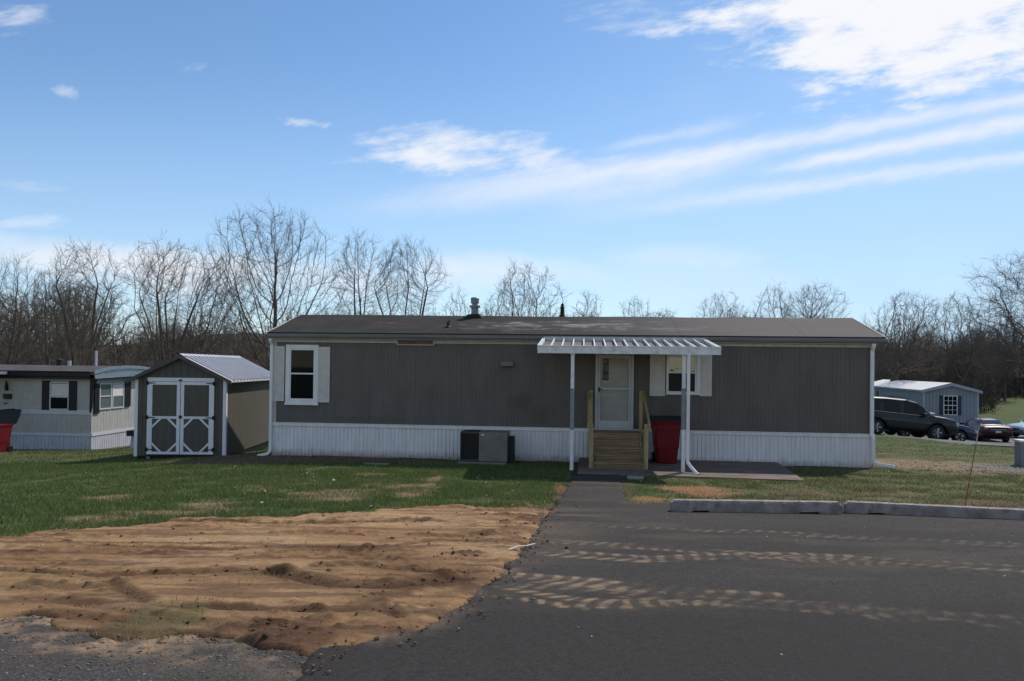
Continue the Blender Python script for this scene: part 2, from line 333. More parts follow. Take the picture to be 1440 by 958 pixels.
# ---- asphalt lot and walk, dusty tyre tracks on it
ax_=axis_pts((-5.2,-2.2,.06),(-2.2,11.2,.024),(11.2,14.2,.08),(14.2,22.2,.5)); ay_=axis_pts((-.2,3.6,.3),(3.6,5.6,.05),(5.6,11.4,.022),(11.4,17,.05))
AX,AY=[a.ravel() for a in np.meshgrid(ax_,ay_,indexing='ij')]
sd=sdpoly(LOT,AX,AY)+(fbm(AX*3,AY*3,3)-.5)*.16+(fbm(AX*12,AY*12,3)-.5)*.11
dust=np.zeros_like(AX); mud=np.zeros_like(AX)
def track(P,w,amp,seed,mode=1,pitch=.17,f0=.4,f1=1.0):
    global dust
    P=px2(P); d,s,side,L=dline(P,AX,AY); m=d<w*1.3
    if not m.any(): return
    t=d*side; sh=np.abs(t)/w
    jit=(fbm(s*2.1+seed,t*5,2)-.5)*.12
    q=t/w; ph=((s+jit)/(pitch*.85) - (q*q*.45+q*.22 if mode==1 else q*.42-q*q*.25))%1.0
    lug=sstep(.0,.12,ph)*sstep(.56,.42,ph)
    br=fbm(s*1.3+seed*3,t*9+seed,4); patchy=sstep(.40,.60,br)
    edge=sstep(1.12,.85,sh)*(.55+.45*sstep(.15,.5,sh))
    fade=sstep(0,.06,s/L)*(f0+(1-f0)*sstep(f1,0,s/L))*sstep(1,.97,s/L)
    val=edge*(lug*1.15*(.12+.88*patchy)+.26*patchy)*amp*fade
    # every wheel leaves streaks where it turned
    dust=np.where(m,np.maximum(dust,val),dust)
track([(745,738),(800,742),(900,746),(1010,749),(1150,756),(1300,764),(1440,771),(1600,782)],0.171,0.42,1,2,.2,.55,1.)
track([(740,764),(820,768),(930,774),(1010,780),(1130,790),(1260,799),(1440,812),(1600,826)],0.171,0.47,2,1,.17,.6,1.)
track([(735,779),(810,784),(900,790),(1000,787),(1100,785),(1200,789),(1320,797),(1440,804),(1600,815)],0.194,0.61,3,2,.2,.7,1.)
track([(690,812),(760,818),(830,824),(900,833),(980,838),(1060,843),(1110,846)],0.181,0.72,4,2,.19,.8,1.)
track([(700,826),(800,832),(900,842),(1000,851),(1100,857),(1240,862),(1330,872),(1500,884)],0.147,0.46,5,2,.21,.4,1.)
track([(672,832),(740,842),(800,852),(880,857),(960,852),(1050,855),(1150,860),(1250,862)],0.171,0.72,6,1,.17,.75,1.)
track([(1230,880),(1300,868),(1360,874),(1440,888),(1560,905)],0.147,0.30,7,2,.19,.6,1.)
e1=hit(770,800); nearedge=sstep(1.7,0,np.abs(AX-np.interp(AY,[6,8,10,12],[-1.2,-.4,.3,.6])))*sstep(12.5,11,AY)*sstep(5.8,6.8,AY)
dust=np.maximum(dust,nearedge*.32*sstep(.42,.7,fbm(AX*1.1,AY*4.2+3,4)))
dust=np.maximum(dust,sstep(.52,.8,fbm(AX*.7+9,AY*2.4,5))*.13*sstep(4.5,7,AY))
dust=np.maximum(dust,sstep(.5,.75,fbm(AX*3+2,AY*3,3))*.5*sstep(.22,0,np.abs(sd))*sstep(13,11,AY))
dust=np.clip(dust,0,1)
rough_=fbm(AX*.45+3,AY*.45,4)
near_strip=sstep(6.6,5.4,AY+ (AX*.03))                      # mask rising towards the camera
AZ_=T(AX,AY)+np.clip(sd*.9,-.10,.028)+(fbm(AX*1.3,AY*1.3,3)-.5)*.012
m,nt,b,v=base_mat('asphalt'); a=nt.nodes.new('ShaderNodeAttribute'); a.attribute_name='dust'; dN=N(nt,a.outputs['Fac'])
a2=nt.nodes.new('ShaderNodeAttribute'); a2.attribute_name='tone'; fN=N(nt,a2.outputs['Fac'])
fine=noise(nt,v,95,3,.8); mid=noise(nt,v,24,5,.75); big=noise(nt,v,.7,5,.6)
base=mixc(nt,(fine*.6+mid*.4).step(.40,.62),(.026,.0234,.0215),(.092,.081,.073))
base=mixc(nt,noise(nt,v,5,5,.7).step(.45,.75)*.45,base,(.060,.0535,.049)); base=mixc(nt,big.step(.35,.7)*.5,base,(.049,.0443,.041)); base=mixc(nt,fN*.55,base,(.028,.0255,.024))
vor=nt.nodes.new('ShaderNodeTexVoronoi'); vor.inputs['Scale'].default_value=42; nt.links.new(v,vor.inputs['Vector'])
spk=N(nt,vor.outputs['Distance']); rnd=N(nt,vor.outputs['Color']); 
base=mixc(nt,(1.0-spk.step(.08,.2))*rnd.step(.80,.92)*.45,base,(.24,.225,.21))
k=(dN*(noise(nt,v,60,4,.7).step(.25,.6)*.75+.25)).clamp()
base=mixc(nt,k,base,mixc(nt,noise(nt,v,5,4),(.25,.17,.105),(.34,.25,.165)))
nt.links.new(base,b.inputs['Base Color']); b.inputs['Roughness'].default_value=.92; b.inputs['Specular IOR Level'].default_value=.10
bump(nt,b,fine*.8+mid*.5,.9,.012)
fr=np.clip(sstep(.35,.65,fbm(AX*.35+1,AY*.8,4))*.6+sstep(7.5,4.8,AY)*.7,0,1)  # darkens the asphalt in random patches and towards the camera
lot=np_mesh('parking_lot',np.c_[AX,AY,AZ_],grid_faces(len(ax_),len(ay_)),m,{'dust':dust,'tone':fr}); tag(lot,'new dark asphalt lot and walk with dusty tyre tracks',kind='structure')

def road_sd(x,y): a=sstep(.3,-1.0,sdpoly(LOT,x,y)); return sdpoly(ROAD,x,y)+((fbm(x*1.6,y*2,5)-.5)*.75+(fbm(x*9,y*9,3)-.5)*.2)*a
# ---- old worn road at the lower left
rx_=axis_pts((-22,-5,.15),(-5,.8,.03)); ry_=axis_pts((-2,3.4,.3),(3.4,6.6,.03))
RX,RY=[q.ravel() for q in np.meshgrid(rx_,ry_,indexing='ij')]
sdr=road_sd(RX,RY)
RZ=T(RX,RY)+np.clip(sdr*.25,-.08,.012)+(fbm(RX*9,RY*9,3)-.5)*.012
m,nt,b,v=base_mat('old_road'); vor=nt.nodes.new('ShaderNodeTexVoronoi'); vor.inputs['Scale'].default_value=80; nt.links.new(v,vor.inputs['Vector'])
c=mixc(nt,N(nt,vor.outputs['Color']).step(.1,.95),(.036,.032,.030),(.088,.078,.071)); c=mixc(nt,noise(nt,v,3,6,.7).step(.35,.7)*.75,c,(.053,.047,.043))
c=mixc(nt,(1.0-N(nt,vor.outputs['Distance']).step(.3,.6))*0.0,c,(.3,.3,.3)); nt.links.new(c,b.inputs['Base Color']); b.inputs['Roughness'].default_value=.95; b.inputs['Specular IOR Level'].default_value=.1
bump(nt,b,N(nt,vor.outputs['Distance']),.35,.008)
aD=nt.nodes.new('ShaderNodeAttribute'); aD.attribute_name='dust'; c=mixc(nt,(N(nt,aD.outputs['Fac'])*noise(nt,v,18,5,.7).step(.3,.6)).clamp(),c,(.30,.20,.12)); nt.links.new(c,b.inputs['Base Color'])
rdust=sstep(.55,0,sdr)*sstep(.35,.6,fbm(RX*5,RY*5,4))*.9
road=np_mesh('road',np.c_[RX,RY,RZ],grid_faces(len(rx_),len(ry_)),m,{'dust':rdust}); tag(road,'old worn grey road with loose stone chips',kind='structure')

# ---- churned dirt with ruts
dx_=axis_pts((-17,-8.5,.08),(-8.5,1.6,.028)); dy_=axis_pts((4.0,8,.022),(8,12.6,.032))
DX,DY=[q.ravel() for q in np.meshgrid(dx_,dy_,indexing='ij')]
sdd=dirt_sd(DX,DY)
hgt=(fbm(DX*.6,DY*1.8,3)-.5)*.035+(fbm(DX*1.6,DY*11+4,5,.65)-.5)*.065+(fbm(DX*14,DY*22,3)-.5)*.030
wet=np.zeros_like(DX); rng=np.random.default_rng(5)
def rut(P,w,dep,ridge,wt,rough=.5,tread=0,seed=0):
    global hgt,wet
    w*=.66; dep*=.8; ridge*=.62; P=px2(P); d,s,side,L=dline(P,DX,DY); wob=(fbm(s*1.4+seed,s*0+seed,3)-.5)*w*1.4; t=d*side+wob; at_=np.abs(t)
    fd=sstep(0,.08,s/L)*sstep(1,.92,s/L); am=.35+1.1*fbm(s*.9+seed,side*0+.3,3)
    hgt=hgt-dep*np.exp(-(t/w)**2)*fd*am
    rr=np.exp(-((t-w*1.9)/(w*.7))**2)*ridge*fd*am*(.6+.9*fbm(DX*11+seed,DY*11,3))
    rl=np.exp(-((t+w*1.9)/(w*.7))**2)*ridge*.4*fd*am
    brk=sstep(.35,.6,fbm(DX*5+seed*2,DY*7,3)); hgt=hgt+(rr+rl)*(.35+.9*brk)
    if tread: hgt=hgt+tread*np.exp(-(t/(w*1.4))**4)*np.sin((s+at_*1.2)*2*math.pi/.16)*fd
    wet=np.maximum(wet,wt*np.exp(-(t/(w*2.0))**2)*fd*sstep(.15,.5,fbm(DX*6+seed,DY*9,3)*.6+am*.4))
rut([(180,744),(250,737),(330,738),(420,742),(560,738),(650,737)],.06,.05,.075,.75,seed=1)
rut([(420,742),(530,738),(580,736),(600,740)],.09,.02,.08,.8,seed=14)
rut([(130,756),(240,758),(390,757),(520,753)],.03,.03,.02,.35,seed=2)
rut([(90,770),(220,776),(300,779),(420,774),(520,777),(620,765),(700,768)],.045,.05,.055,.7,seed=3)
rut([(60,766),(180,770),(330,768),(480,764)],.025,.02,.015,.3,seed=4)
rut([(-40,806),(40,809),(140,815),(260,812),(360,808),(440,812)],.07,.06,.07,.8,seed=5,tread=.010)
rut([(350,806),(420,818),(470,830),(550,833),(620,826),(680,815)],.13,.10,.10,1.0,seed=6)
rut([(420,800),(500,800),(560,806),(640,812),(700,806)],.10,.05,.07,.8,seed=7,tread=.022)
rut([(480,775),(560,795),(640,810),(690,800)],.16,.03,.03,.45,seed=8,tread=.022)
rut([(150,820),(175,838),(214,854)],.07,.02,.08,.9,seed=9)
rut([(235,858),(290,862),(360,865),(470,868),(540,866),(580,880)],.07,.05,.07,.8,seed=10)
rut([(0,845),(80,850),(160,862),(260,880),(350,890)],.09,.05,.06,.6,seed=11)
rut([(560,722),(650,722),(760,722)],.05,.04,.04,.6,seed=12)
rut([(560,755),(640,760),(740,752)],.10,.03,.05,.6,seed=13,tread=.02)
rut([(400,902),(450,893),(520,892),(560,897)],.05,.02,.05,.45,seed=15)
rut([(0,835),(60,828),(120,835)],.08,.04,.05,.6,seed=16)
rut([(20,870),(80,872),(140,880),(220,886)],.08,.04,.06,.8,seed=17)
lot_sd=sdpoly(LOT,DX,DY)
clump=sstep(.5,.66,fbm(DX*2.2+7,DY*3.1,4))*sstep(.75,.1,np.abs(lot_sd+.3))
hgt=hgt+clump*.09*fbm(DX*13,DY*13,3); wet=np.maximum(wet,clump*.9)
hgt=hgt*sstep(.0,-.35,lot_sd)                          # flattens against the asphalt edge
hgt*=.55*(.75+.25*sstep(5.5,8,DY)); DZ=T(DX,DY)+np.clip(sdd*.35,-.09,.035)+hgt*sstep(-.15,.25,sdd)-.10*sstep(.03,.12,road_sd(DX,DY))-.035*sstep(-.12,.1,lot_sd)-.03*sstep(.1,.6,lot_sd)
dcol=np.array([.40,.245,.122]); d2=np.array([.315,.178,.085]); wetc=np.array([.095,.050,.029]); pale=np.array([.47,.315,.175])
nn=fbm(DX*.7,DY*1.9+2,4); col=dcol+(d2-dcol)*sstep(.42,.7,nn)[:,None]; col=col+(pale-col)*(sstep(.5,.75,fbm(DX*1.1+8,DY*4,4))*.6)[:,None]
lowz=sstep(9.3,7.2,DY+ (fbm(DX*.4,DY*.4,3)-.5)*2)*.35; col=col*(1-.25*lowz)[:,None]*.92
wet=np.maximum(wet,.4*sstep(.62,.74,fbm(DX*3.2+5,DY*5,4))*sstep(11.5,9.5,DY)); wet=np.maximum(wet,.5*sstep(-1.6,-.2,DX)*sstep(.45,.62,fbm(DX*4,DY*7+4,4)))
col=col+(wetc-col)*np.clip(wet,0,1)[:,None]
dg=sstep(.62,.75,fbm(DX*1.3+20,DY*2.1,4))*sstep(6.6,5.4,DY)*.5; col=col+(np.array([.09,.10,.04])-col)*dg[:,None]
streak=fbm(DX*.55+31,DY*7+.8*fbm(DX*.8,DY*0,3),4); col=col+(wetc*1.25-col)*(sstep(.56,.66,streak)*.65)[:,None]
crust=sstep(.56,.66,fbm(DX*9,DY*15,4))*sstep(.45,.6,fbm(DX*.9+4,DY*2.2+9,3)); hgt2=crust*.018; DZ=DZ+hgt2*sstep(-.15,.25,sdd)*sstep(.0,-.3,lot_sd); col=col*(1-.30*crust)[:,None]
md=ground_mat('bare_dirt_soil','tint',.34,20,1.0,.95,.025)
dirt=np_mesh('bare_dirt',np.c_[DX,DY,DZ],grid_faces(len(dx_),len(dy_)),md,{'tint':col}); tag(dirt,'churned tan dirt with dark ruts beside the asphalt',kind='structure')

# ---- scattered small stuff: grass blades, clods, stone chips
def vcmat(name,rough=.8,spec=.3,trans=0):
    m,nt,b,v=base_mat(name); a=nt.nodes.new('ShaderNodeAttribute'); a.attribute_name='tint'; nt.links.new(a.outputs['Color'],b.inputs['Base Color'])
    b.inputs['Roughness'].default_value=rough; b.inputs['Specular IOR Level'].default_value=spec
    if trans:
        t=nt.nodes.new('ShaderNodeBsdfTranslucent'); nt.links.new(a.outputs['Color'],t.inputs['Color']); mx=nt.nodes.new('ShaderNodeMixShader'); mx.inputs[0].default_value=trans
        nt.links.new(b.outputs[0],mx.inputs[1]); nt.links.new(t.outputs[0],mx.inputs[2]); nt.links.new(mx.outputs[0],nt.nodes['Material Output'].inputs['Surface'])
    return m
def scatter(n,x0,x1,y0,y1,rg):
    return rg.uniform(x0,x1,n),rg.uniform(y0,y1,n)
rg=np.random.default_rng(11)
def keep_outside_things(x,y):
    hu,hv=w2h(x,y); ok=~((hu>-.1)&(hu<HL+.1)&(hv>-.12)&(hv<HWID+.1))
    ok&=~((x>-10.3)&(x<-7.75)&(y>20.85)&(y<24.6)); ok&=sdpoly(PATIO,x,y)<-.02
    return ok&(sdpoly(LOT,x,y)<.0)
def atz(px,py,z): d=ray(px,py); t=(z-H)/d[2]; return (d[0]*t,d[1]*t)
_bl=atz(815,640,.135); _br=atz(1087.7,647.5,.135)
PATIO=[h2w(w2h(*_bl)[0],-.02),h2w(w2h(*_br)[0],-.02),atz(1131.6,675.5,.135),atz(811.5,664.5,.135)]
xs=[];ys=[]
for n_,x0,x1,y0,y1 in ((460000,-16,1.6,7.9,20.5),(150000,1.2,15,10.8,18.6),(60000,-26,-6,19,30),(60000,8.5,26,17,33)):
    a_,b_=scatter(n_,x0,x1,y0,y1,rg); xs.append(a_); ys.append(b_)
x=np.concatenate(xs); y=np.concatenate(ys)
gc,gb=ground_color(x,y); dens=(1-gb*.84)*(.2+1.35*sstep(.25,.7,fbm(x*2.3,y*2.3,4)))
dens*=np.where(x>1.4,.75,1); keep=(rg.random(len(x))<dens)&keep_outside_things(x,y)&(dirt_sd(x,y)<.12*rg.random(len(x)))
x2,y2=scatter(14000,-7,-1,4.3,8,rg); k2=(fbm(x2*1.3+20,y2*2.1,4)>.60)&(sdpoly(LOT,x2,y2)<-.05)&(sdpoly(ROAD,x2,y2)<.15); 
x=np.concatenate([x[keep],x2[k2]]); y=np.concatenate([y[keep],y2[k2]]); n=len(x)
far_=sstep(18,28,y); hh=rg.uniform(.025,.075,n)*(.6+.9*fbm(x*1.1+4,y*1.1,3))*np.where(x>1.4,.75,1)*(1-.3*far_); ww=rg.uniform(.0035,.007,n)*(1+1.2*far_)
an=rg.uniform(0,2*math.pi,n); ln=rg.uniform(0,.9,n)*hh; la=rg.uniform(0,2*math.pi,n); zz=T(x,y)-.006
A=np.c_[x-np.cos(an)*ww,y-np.sin(an)*ww,zz]; Bv=np.c_[x+np.cos(an)*ww,y+np.sin(an)*ww,zz]; Cv=np.c_[x+np.cos(la)*ln,y+np.sin(la)*ln,zz+hh]
V=np.stack([A,Bv,Cv],1).reshape(-1,3); Fg=np.arange(3*n).reshape(-1,3)
gcol_,_=ground_color(x,y); tone=np.array([.140,.195,.050]); pal=gcol_*1.15+(tone*.95-gcol_*1.15)*(.55*np.where(x>1.4,.55,1)*(1-.4*far_))[:,None]
pal=pal*rg.uniform(.6,1.5,n)[:,None]; strw=rg.random(n)<(.07+.10*(x>1.4)); pal[strw]=np.array([.26,.22,.12])*rg.uniform(.6,1.3,strw.sum())[:,None]
mgr=vcmat('grass_blades',.6,.25,.3)
grass=np_mesh('grass',V,Fg,mgr,{'tint':np.repeat(pal,3,0)},smooth=False); tag(grass,'short patchy lawn grass round the mobile home',kind='stuff')
# icosahedron-like chips
_ph=(1+5**.5)/2; ICO=np.array([(-1,_ph,0),(1,_ph,0),(-1,-_ph,0),(1,-_ph,0),(0,-1,_ph),(0,1,_ph),(0,-1,-_ph),(0,1,-_ph),(_ph,0,-1),(_ph,0,1),(-_ph,0,-1),(-_ph,0,1)])/1.9
ICF=np.array([(0,11,5),(0,5,1),(0,1,7),(0,7,10),(0,10,11),(1,5,9),(5,11,4),(11,10,2),(10,7,6),(7,1,8),(3,9,4),(3,4,2),(3,2,6),(3,6,8),(3,8,9),(4,9,5),(2,4,11),(6,2,10),(8,6,7),(9,8,1)])
def chips(name,x,y,z,r,colr,m,label):
    n=len(x); a=rg.uniform(0,6.28,n); sc=rg.uniform(.6,1.25,(n,3)); sc[:,2]*=.65
    P=ICO[None]*(1+rg.uniform(-.22,.22,(n,12,1)))*sc[:,None]*r[:,None,None]
    c,s_=np.cos(a)[:,None],np.sin(a)[:,None]; Q=np.stack([P[...,0]*c-P[...,1]*s_+x[:,None],P[...,0]*s_+P[...,1]*c+y[:,None],P[...,2]+z[:,None]],-1).reshape(-1,3)
    Fc=(ICF[None]+np.arange(n)[:,None,None]*12).reshape(-1,3)
    o=np_mesh(name,Q,Fc,m,{'tint':np.repeat(colr,12,0)},smooth=False); tag(o,label,kind='stuff'); return o
mch=vcmat('loose_bits',.95,.2)
# clods: thick along the wet ridges
n=90000; x,y=scatter(n,-11,1.2,4.1,12.2,rg); ix=np.clip(np.searchsorted(dx_,x),0,len(dx_)-1); iy=np.clip(np.searchsorted(dy_,y),0,len(dy_)-1); idx=ix*len(dy_)+iy
ok=(sdd[idx]>.0)&(lot_sd[idx]<-.02)&(rg.random(n)<np.clip(wet[idx],0,1)**1.4*.5+.02); x=x[ok];y=y[ok];idx=idx[ok]; r=rg.gamma(1.3,.0048,len(x)).clip(.0025,.03)
z=DZ[idx]+r*.15; cc=col[idx]*rg.uniform(.55,1.1,len(x))[:,None]
xe,ye=scatter(90000,-7,1.0,4.0,12,rg); le=sdpoly(LOT,xe,ye); re_=road_sd(xe,ye); pr=np.maximum(np.exp(-np.abs(le-.05)/.10)*(le<.5),np.exp(-np.abs(re_-.1)/.16)*(re_>-.2)*(le<0)); ok=rg.random(len(xe))<pr*.22; xe=xe[ok];ye=ye[ok]
re2=rg.gamma(1.5,.006,len(xe)).clip(.003,.016); x=np.r_[x,xe];y=np.r_[y,ye];z=np.r_[z,T(xe,ye)+.030*(le[ok]>.02)+.012]; r=np.r_[r,re2]; cc=np.r_[cc,np.array([.12,.072,.045])*rg.uniform(.5,1.7,len(xe))[:,None]]
chips('dirt_clods',x,y,z,r,cc,mch,'dark clods of soil scattered along the ruts')
# stone chips on the road, edges and lot
n=2600; x,y=scatter(n,-5,-.6,3.6,6.2,rg); ok=(sdpoly(ROAD,x,y)+(fbm(x*2,y*2,4)-.5)*.9>-.25)&(sdpoly(LOT,x,y)<.25*rg.random(n)); x=x[ok];y=y[ok]
r=rg.uniform(.003,.009,len(x)); g_=rg.uniform(.04,.22,len(x)); cc=np.c_[g_,g_*.97,g_*.93]
n2=160; xa,ya=scatter(n2,-3,10,4,16,rg); ok=sdpoly(LOT,xa,ya)>.05; xa=xa[ok];ya=ya[ok]; ra=rg.uniform(.003,.009,len(xa)); ga=rg.uniform(.2,.6,len(xa))
n3=2600; xb,yb=scatter(n3,7.5,15.5,15,20.5,rg); ok=np.max([patch(e,xb,yb) for e in GRAV+STRIP],0)>.4; xb=xb[ok];yb=yb[ok]; rb=rg.uniform(.008,.022,len(xb)); gb_=rg.uniform(.12,.38,len(xb))
X_=np.concatenate([x,xa,xb]);Y_=np.concatenate([y,ya,yb]);Rr=np.concatenate([r,ra,rb]);cc=np.r_[cc,np.c_[ga,ga,ga*.97],np.c_[gb_,gb_*.95,gb_*.88]]
Zc=T(X_,Y_)+np.where(np.arange(len(X_))<len(x),.014,np.where(np.arange(len(X_))<len(x)+len(xa),.032,.008))
chips('gravel',X_,Y_,Zc,Rr,cc,mch,'loose grey stone chips on the road edge')
# pale litter and dead leaves on the lawn
n=190; x,y=scatter(n,-12,15,11,18.5,rg); ok=keep_outside_things(x,y)&(sdpoly(DIRT,x,y)<0); x=x[ok];y=y[ok]; r=rg.uniform(.008,.024,len(x)); g_=rg.uniform(.22,.5,len(x))
chips('fallen_leaves',x,y,T(x,y)+.03,r,np.c_[g_,g_*.86,g_*.66],mch,'pale scraps and dead leaves lying in the lawn')
# ================================================================ THE MOBILE HOME
def hp(px,py,vv=0.0):                 # (along, up) on the plane vv behind the front wall
    d=ray(px,py); ox,oy=h2w(0,vv); nx,ny=-hs,hc
    t=(ox*nx+oy*ny)/(d[0]*nx+d[1]*ny); a,_=w2h(d[0]*t,d[1]*t); return a,H+d[2]*t
def siding_mat():
    m,nt,b,v=base_mat('grey_siding'); b.inputs['Coat Weight'].default_value=0; n=noise(nt,v,2.2,6,.65,stretch=(1,1,.35)); n2=noise(nt,v,14,4,.6,stretch=(3,3,.3))
    c=mixc(nt,n.step(.3,.72),(.116,.0975,.0875),(.144,.1225,.111)); c=mixc(nt,n2.step(.45,.8)*.3,c,(.105,.092,.080))
    sp=nt.nodes.new('ShaderNodeSeparateXYZ'); nt.links.new(v,sp.inputs[0]); x,y,z=[N(nt,sp.outputs[i]) for i in range(3)]
    for (cx,cz,rx,rz,am) in ((6.65,1.55,.45,.32,.55),(10.45,1.35,.35,.5,.45),(7.2,1.2,.6,.3,.4),(2.6,1.0,1.6,.12,.3)):
        p=(x-cx)*(1/rx); q=(z-cz)*(1/rz); r=(1.0-(p*p+q*q))+(noise(nt,v,3.1,5,.7)-.5)*2.2
        c=mixc(nt,r.step(.1,1.2)*am,c,(.085,.062,.040))
    nt.links.new(c,b.inputs['Base Color']); b.inputs['Roughness'].default_value=.6; b.inputs['Specular IOR Level'].default_value=.25
    sm=((x*(1/1.2192)+.31)._op('FRACT')-.5).abs(); c=mixc(nt,(1.0-sm.step(.002,.009))*.45,c,(.06,.052,.046)); lowd=((1.12-z)*3.2+(noise(nt,v,5,5,.7)-.5)*1.4).clamp()*.35; c=mixc(nt,lowd,c,(.105,.082,.062)); nt.links.new(c,b.inputs['Base Color'])
    bump(nt,b,noise(nt,v,3,3,.5),.12,.03); return m
M_sid=siding_mat()
def white_vinyl(name,base=(.78,.74,.73),dirtlow=True):
    m,nt,b,v=base_mat(name); c=mixc(nt,noise(nt,v,3,5,.6,stretch=(2,2,.5)).step(.3,.75),[k*.86 for k in base],base)
    if dirtlow:
        sp=nt.nodes.new('ShaderNodeSeparateXYZ'); nt.links.new(v,sp.inputs[0]); z=N(nt,sp.outputs[2])
        xx=N(nt,sp.outputs[0]); sm=((xx*(1/1.1)+.2)._op('FRACT')-.5).abs(); c=mixc(nt,(1.0-sm.step(.003,.012))*.5,c,[k*.45 for k in base]); c=mixc(nt,noise(nt,v,1.1,4,.6).step(.45,.7)*.18,c,[k*.7 for k in base]); f=((.22-z)*4.5+(noise(nt,v,6,5,.7)-.5)*1.3).clamp()*.8; c=mixc(nt,f,c,(.26,.17,.12))
    nt.links.new(c,b.inputs['Base Color']); b.inputs['Roughness'].default_value=.42; return m
M_skirt=white_vinyl('white_skirting'); M_white=white_vinyl('white_trim',(.78,.75,.74),False)
M_shut=mat('bone_shutter',(.60,.56,.52),.6,.06,8,.1,60); M_cream=mat('weathered_white',(.50,.475,.44),.6,.12,5,dirt=.5,dirtcol=(.3,.28,.24))
M_gut=mat('old_gutter',(.16,.155,.14),.5,.15,2,dirt=.5,dirtcol=(.12,.12,.10),stretch=(.5,4,4)); M_dark=mat('black_edge',(.02,.02,.02),.7)
M_alu=mat('galvanised',(.20,.21,.22),.5,.15,9,metal=.2,dirt=.4,dirtcol=(.2,.19,.17)); M_black=mat('black_metal',(.012,.012,.013),.4)
def glass_mat(name,col,rough=.03,spec=.5,wob=0):
    m,nt,b,v=base_mat(name); b.inputs['Base Color'].default_value=(*col,1); b.inputs['Roughness'].default_value=rough; b.inputs['Specular IOR Level'].default_value=spec
    if wob: bump(nt,b,noise(nt,v,2.5,2,.5),wob,.05)
    return m
M_gl=glass_mat('dark_window_glass',(.006,.008,.009),.03,.12); M_glr=glass_mat('reflecting_window_glass',(.03,.034,.04),.02,1.0,.12); M_screen=glass_mat('insect_screen',(.018,.018,.018),.5,.2)
def roof_mat():
    m,nt,b,v=base_mat('old_roof'); n=noise(nt,v,1.3,6,.65); g=noise(nt,v,90,3,.7)
    c=mixc(nt,(n*.6+g*.4).step(.35,.65),(.033,.030,.029),(.052,.047,.044))
    sp=nt.nodes.new('ShaderNodeSeparateXYZ'); nt.links.new(v,sp.inputs[0]); x,y,z=[N(nt,sp.outputs[i]) for i in range(3)]
    for cx,cy,rx,ry,am in ((8.3,.95,2.9,.85,.95),(6.2,.7,1.5,.8,.55),(3.2,1.2,1.0,.3,.3),(10.8,.5,2,.5,.4)):
        p=(x-cx)*(1/rx); q=(y-cy)*(1/ry); r=(1.0-(p*p+q*q))*.7+(noise(nt,v,2.1,8,.75,stretch=(.7,1.6,1))-.5)*4.2
        c=mixc(nt,r.step(.2,1.5)*am,c,(.30,.285,.265))
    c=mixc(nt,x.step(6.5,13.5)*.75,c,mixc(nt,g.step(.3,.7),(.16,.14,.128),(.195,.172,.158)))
    seam=((x*(1/3.05))._op('FRACT')-.5).abs()
    c=mixc(nt,(1.0-seam.step(0,.006))*.5,c,(.03,.028,.026))
    nt.links.new(c,b.inputs['Base Color']); b.inputs['Roughness'].default_value=.95; b.inputs['Specular IOR Level'].default_value=.08; bump(nt,b,g,.4,.006); return m
M_roof=roof_mat()
home=thing('mobile_home',(HX0,HY0,0),HYAW,'long grey mobile home with white skirting and a shallow dark roof','mobile home')
def ribbed(mb,u0,u1,z0,z1,vv,pitch,gw,gd,lap=0):
    us=[];off=[];a=u0
    while a<u1-1e-6:
        e=min(a+pitch,u1); us+=[a,e-gw,e-gw*.75,e-gw*.25]; off+=[0,0,gd,gd]; a=e
    us.append(u1); off.append(0); n=len(us)
    v=[(q,vv+o,z0) for q,o in zip(us,off)]+[(q,vv+o,z1) for q,o in zip(us,off)]
    mb.raw(v,[(i,i+1,n+i+1,n+i) for i in range(n-1)])
w=MB(); ribbed(w,.0,HL,.84,3.06,0,.1016,.012,.004); w.box(.0,HL,.02,HWID,.02,3.22)
roofz=lambda vv:3.276+(vv+.205)*(3.889-3.276)/2.339
w.raw([(0.0,.02,3.2),(0,HWID,3.2),(0,HWID/2,roofz(HWID/2)-.07),(HL,.02,3.2),(HL,HWID,3.2),(HL,HWID/2,roofz(HWID/2)-.07)],[(0,1,2),(3,4,5)])
w.build('wall',M_sid,home)
w=MB(); ribbed(w,.02,HL-.02,-.06,.80,-.012,.105,.045,.016); w.box(.02,HL-.02,.006,.018,-.05,.8); w.build('skirting',M_skirt,home)
w=MB(); w.box(-.015,HL+.015,-.045,.002,.795,.886,.006); w.box(-.015,HL+.015,-.058,-.046,.868,.884); w.build('skirting_band',M_white,home)
w=MB(); w.box(-.02,3.12,-.035,.002,3.018,3.10,.004)
ua,_=hp(560,480); ub,_=hp(610,480)
w=MB(); w.box(-.02,ua-.01,-.034,.0,3.018,3.092,.004); w.box(ub+.01,HL+.02,-.034,.0,3.018,3.092,.004); w.box(-.02,HL+.02,-.19,.0,3.096,3.106); w.build('eave_trim',M_cream,home)
w=MB(); w.box(ua,ub,-.05,.0,2.985,3.09); v_=w.build('wall_vent',mat('brown_vent',(.16,.10,.075),.7,.2),home,label='brown slatted vent under the eave')
w=MB(); w.box(ua-.03,ub+.03,-.056,-.03,2.965,2.985); w.box(ua-.03,ua,-.056,-.03,2.965,3.09); w.box(ub,ub+.03,-.056,-.03,2.965,3.09); w.build('vent_frame',M_cream,v_)
# gutter with rolled front
w=MB(); prof=[(-.195,3.245),(-.215,3.245),(-.245,3.215),(-.25,3.17),(-.225,3.125),(-.195,3.11),(-.19,3.11)]
w.prism([(a,b) for a,b in prof],-.05,HL+.24,0); w.build('gutter',M_gut,home)
w=MB(); w.box(-.03,HL+.19,-.19,.03,3.106,3.235); w.build('fascia',M_gut,home)
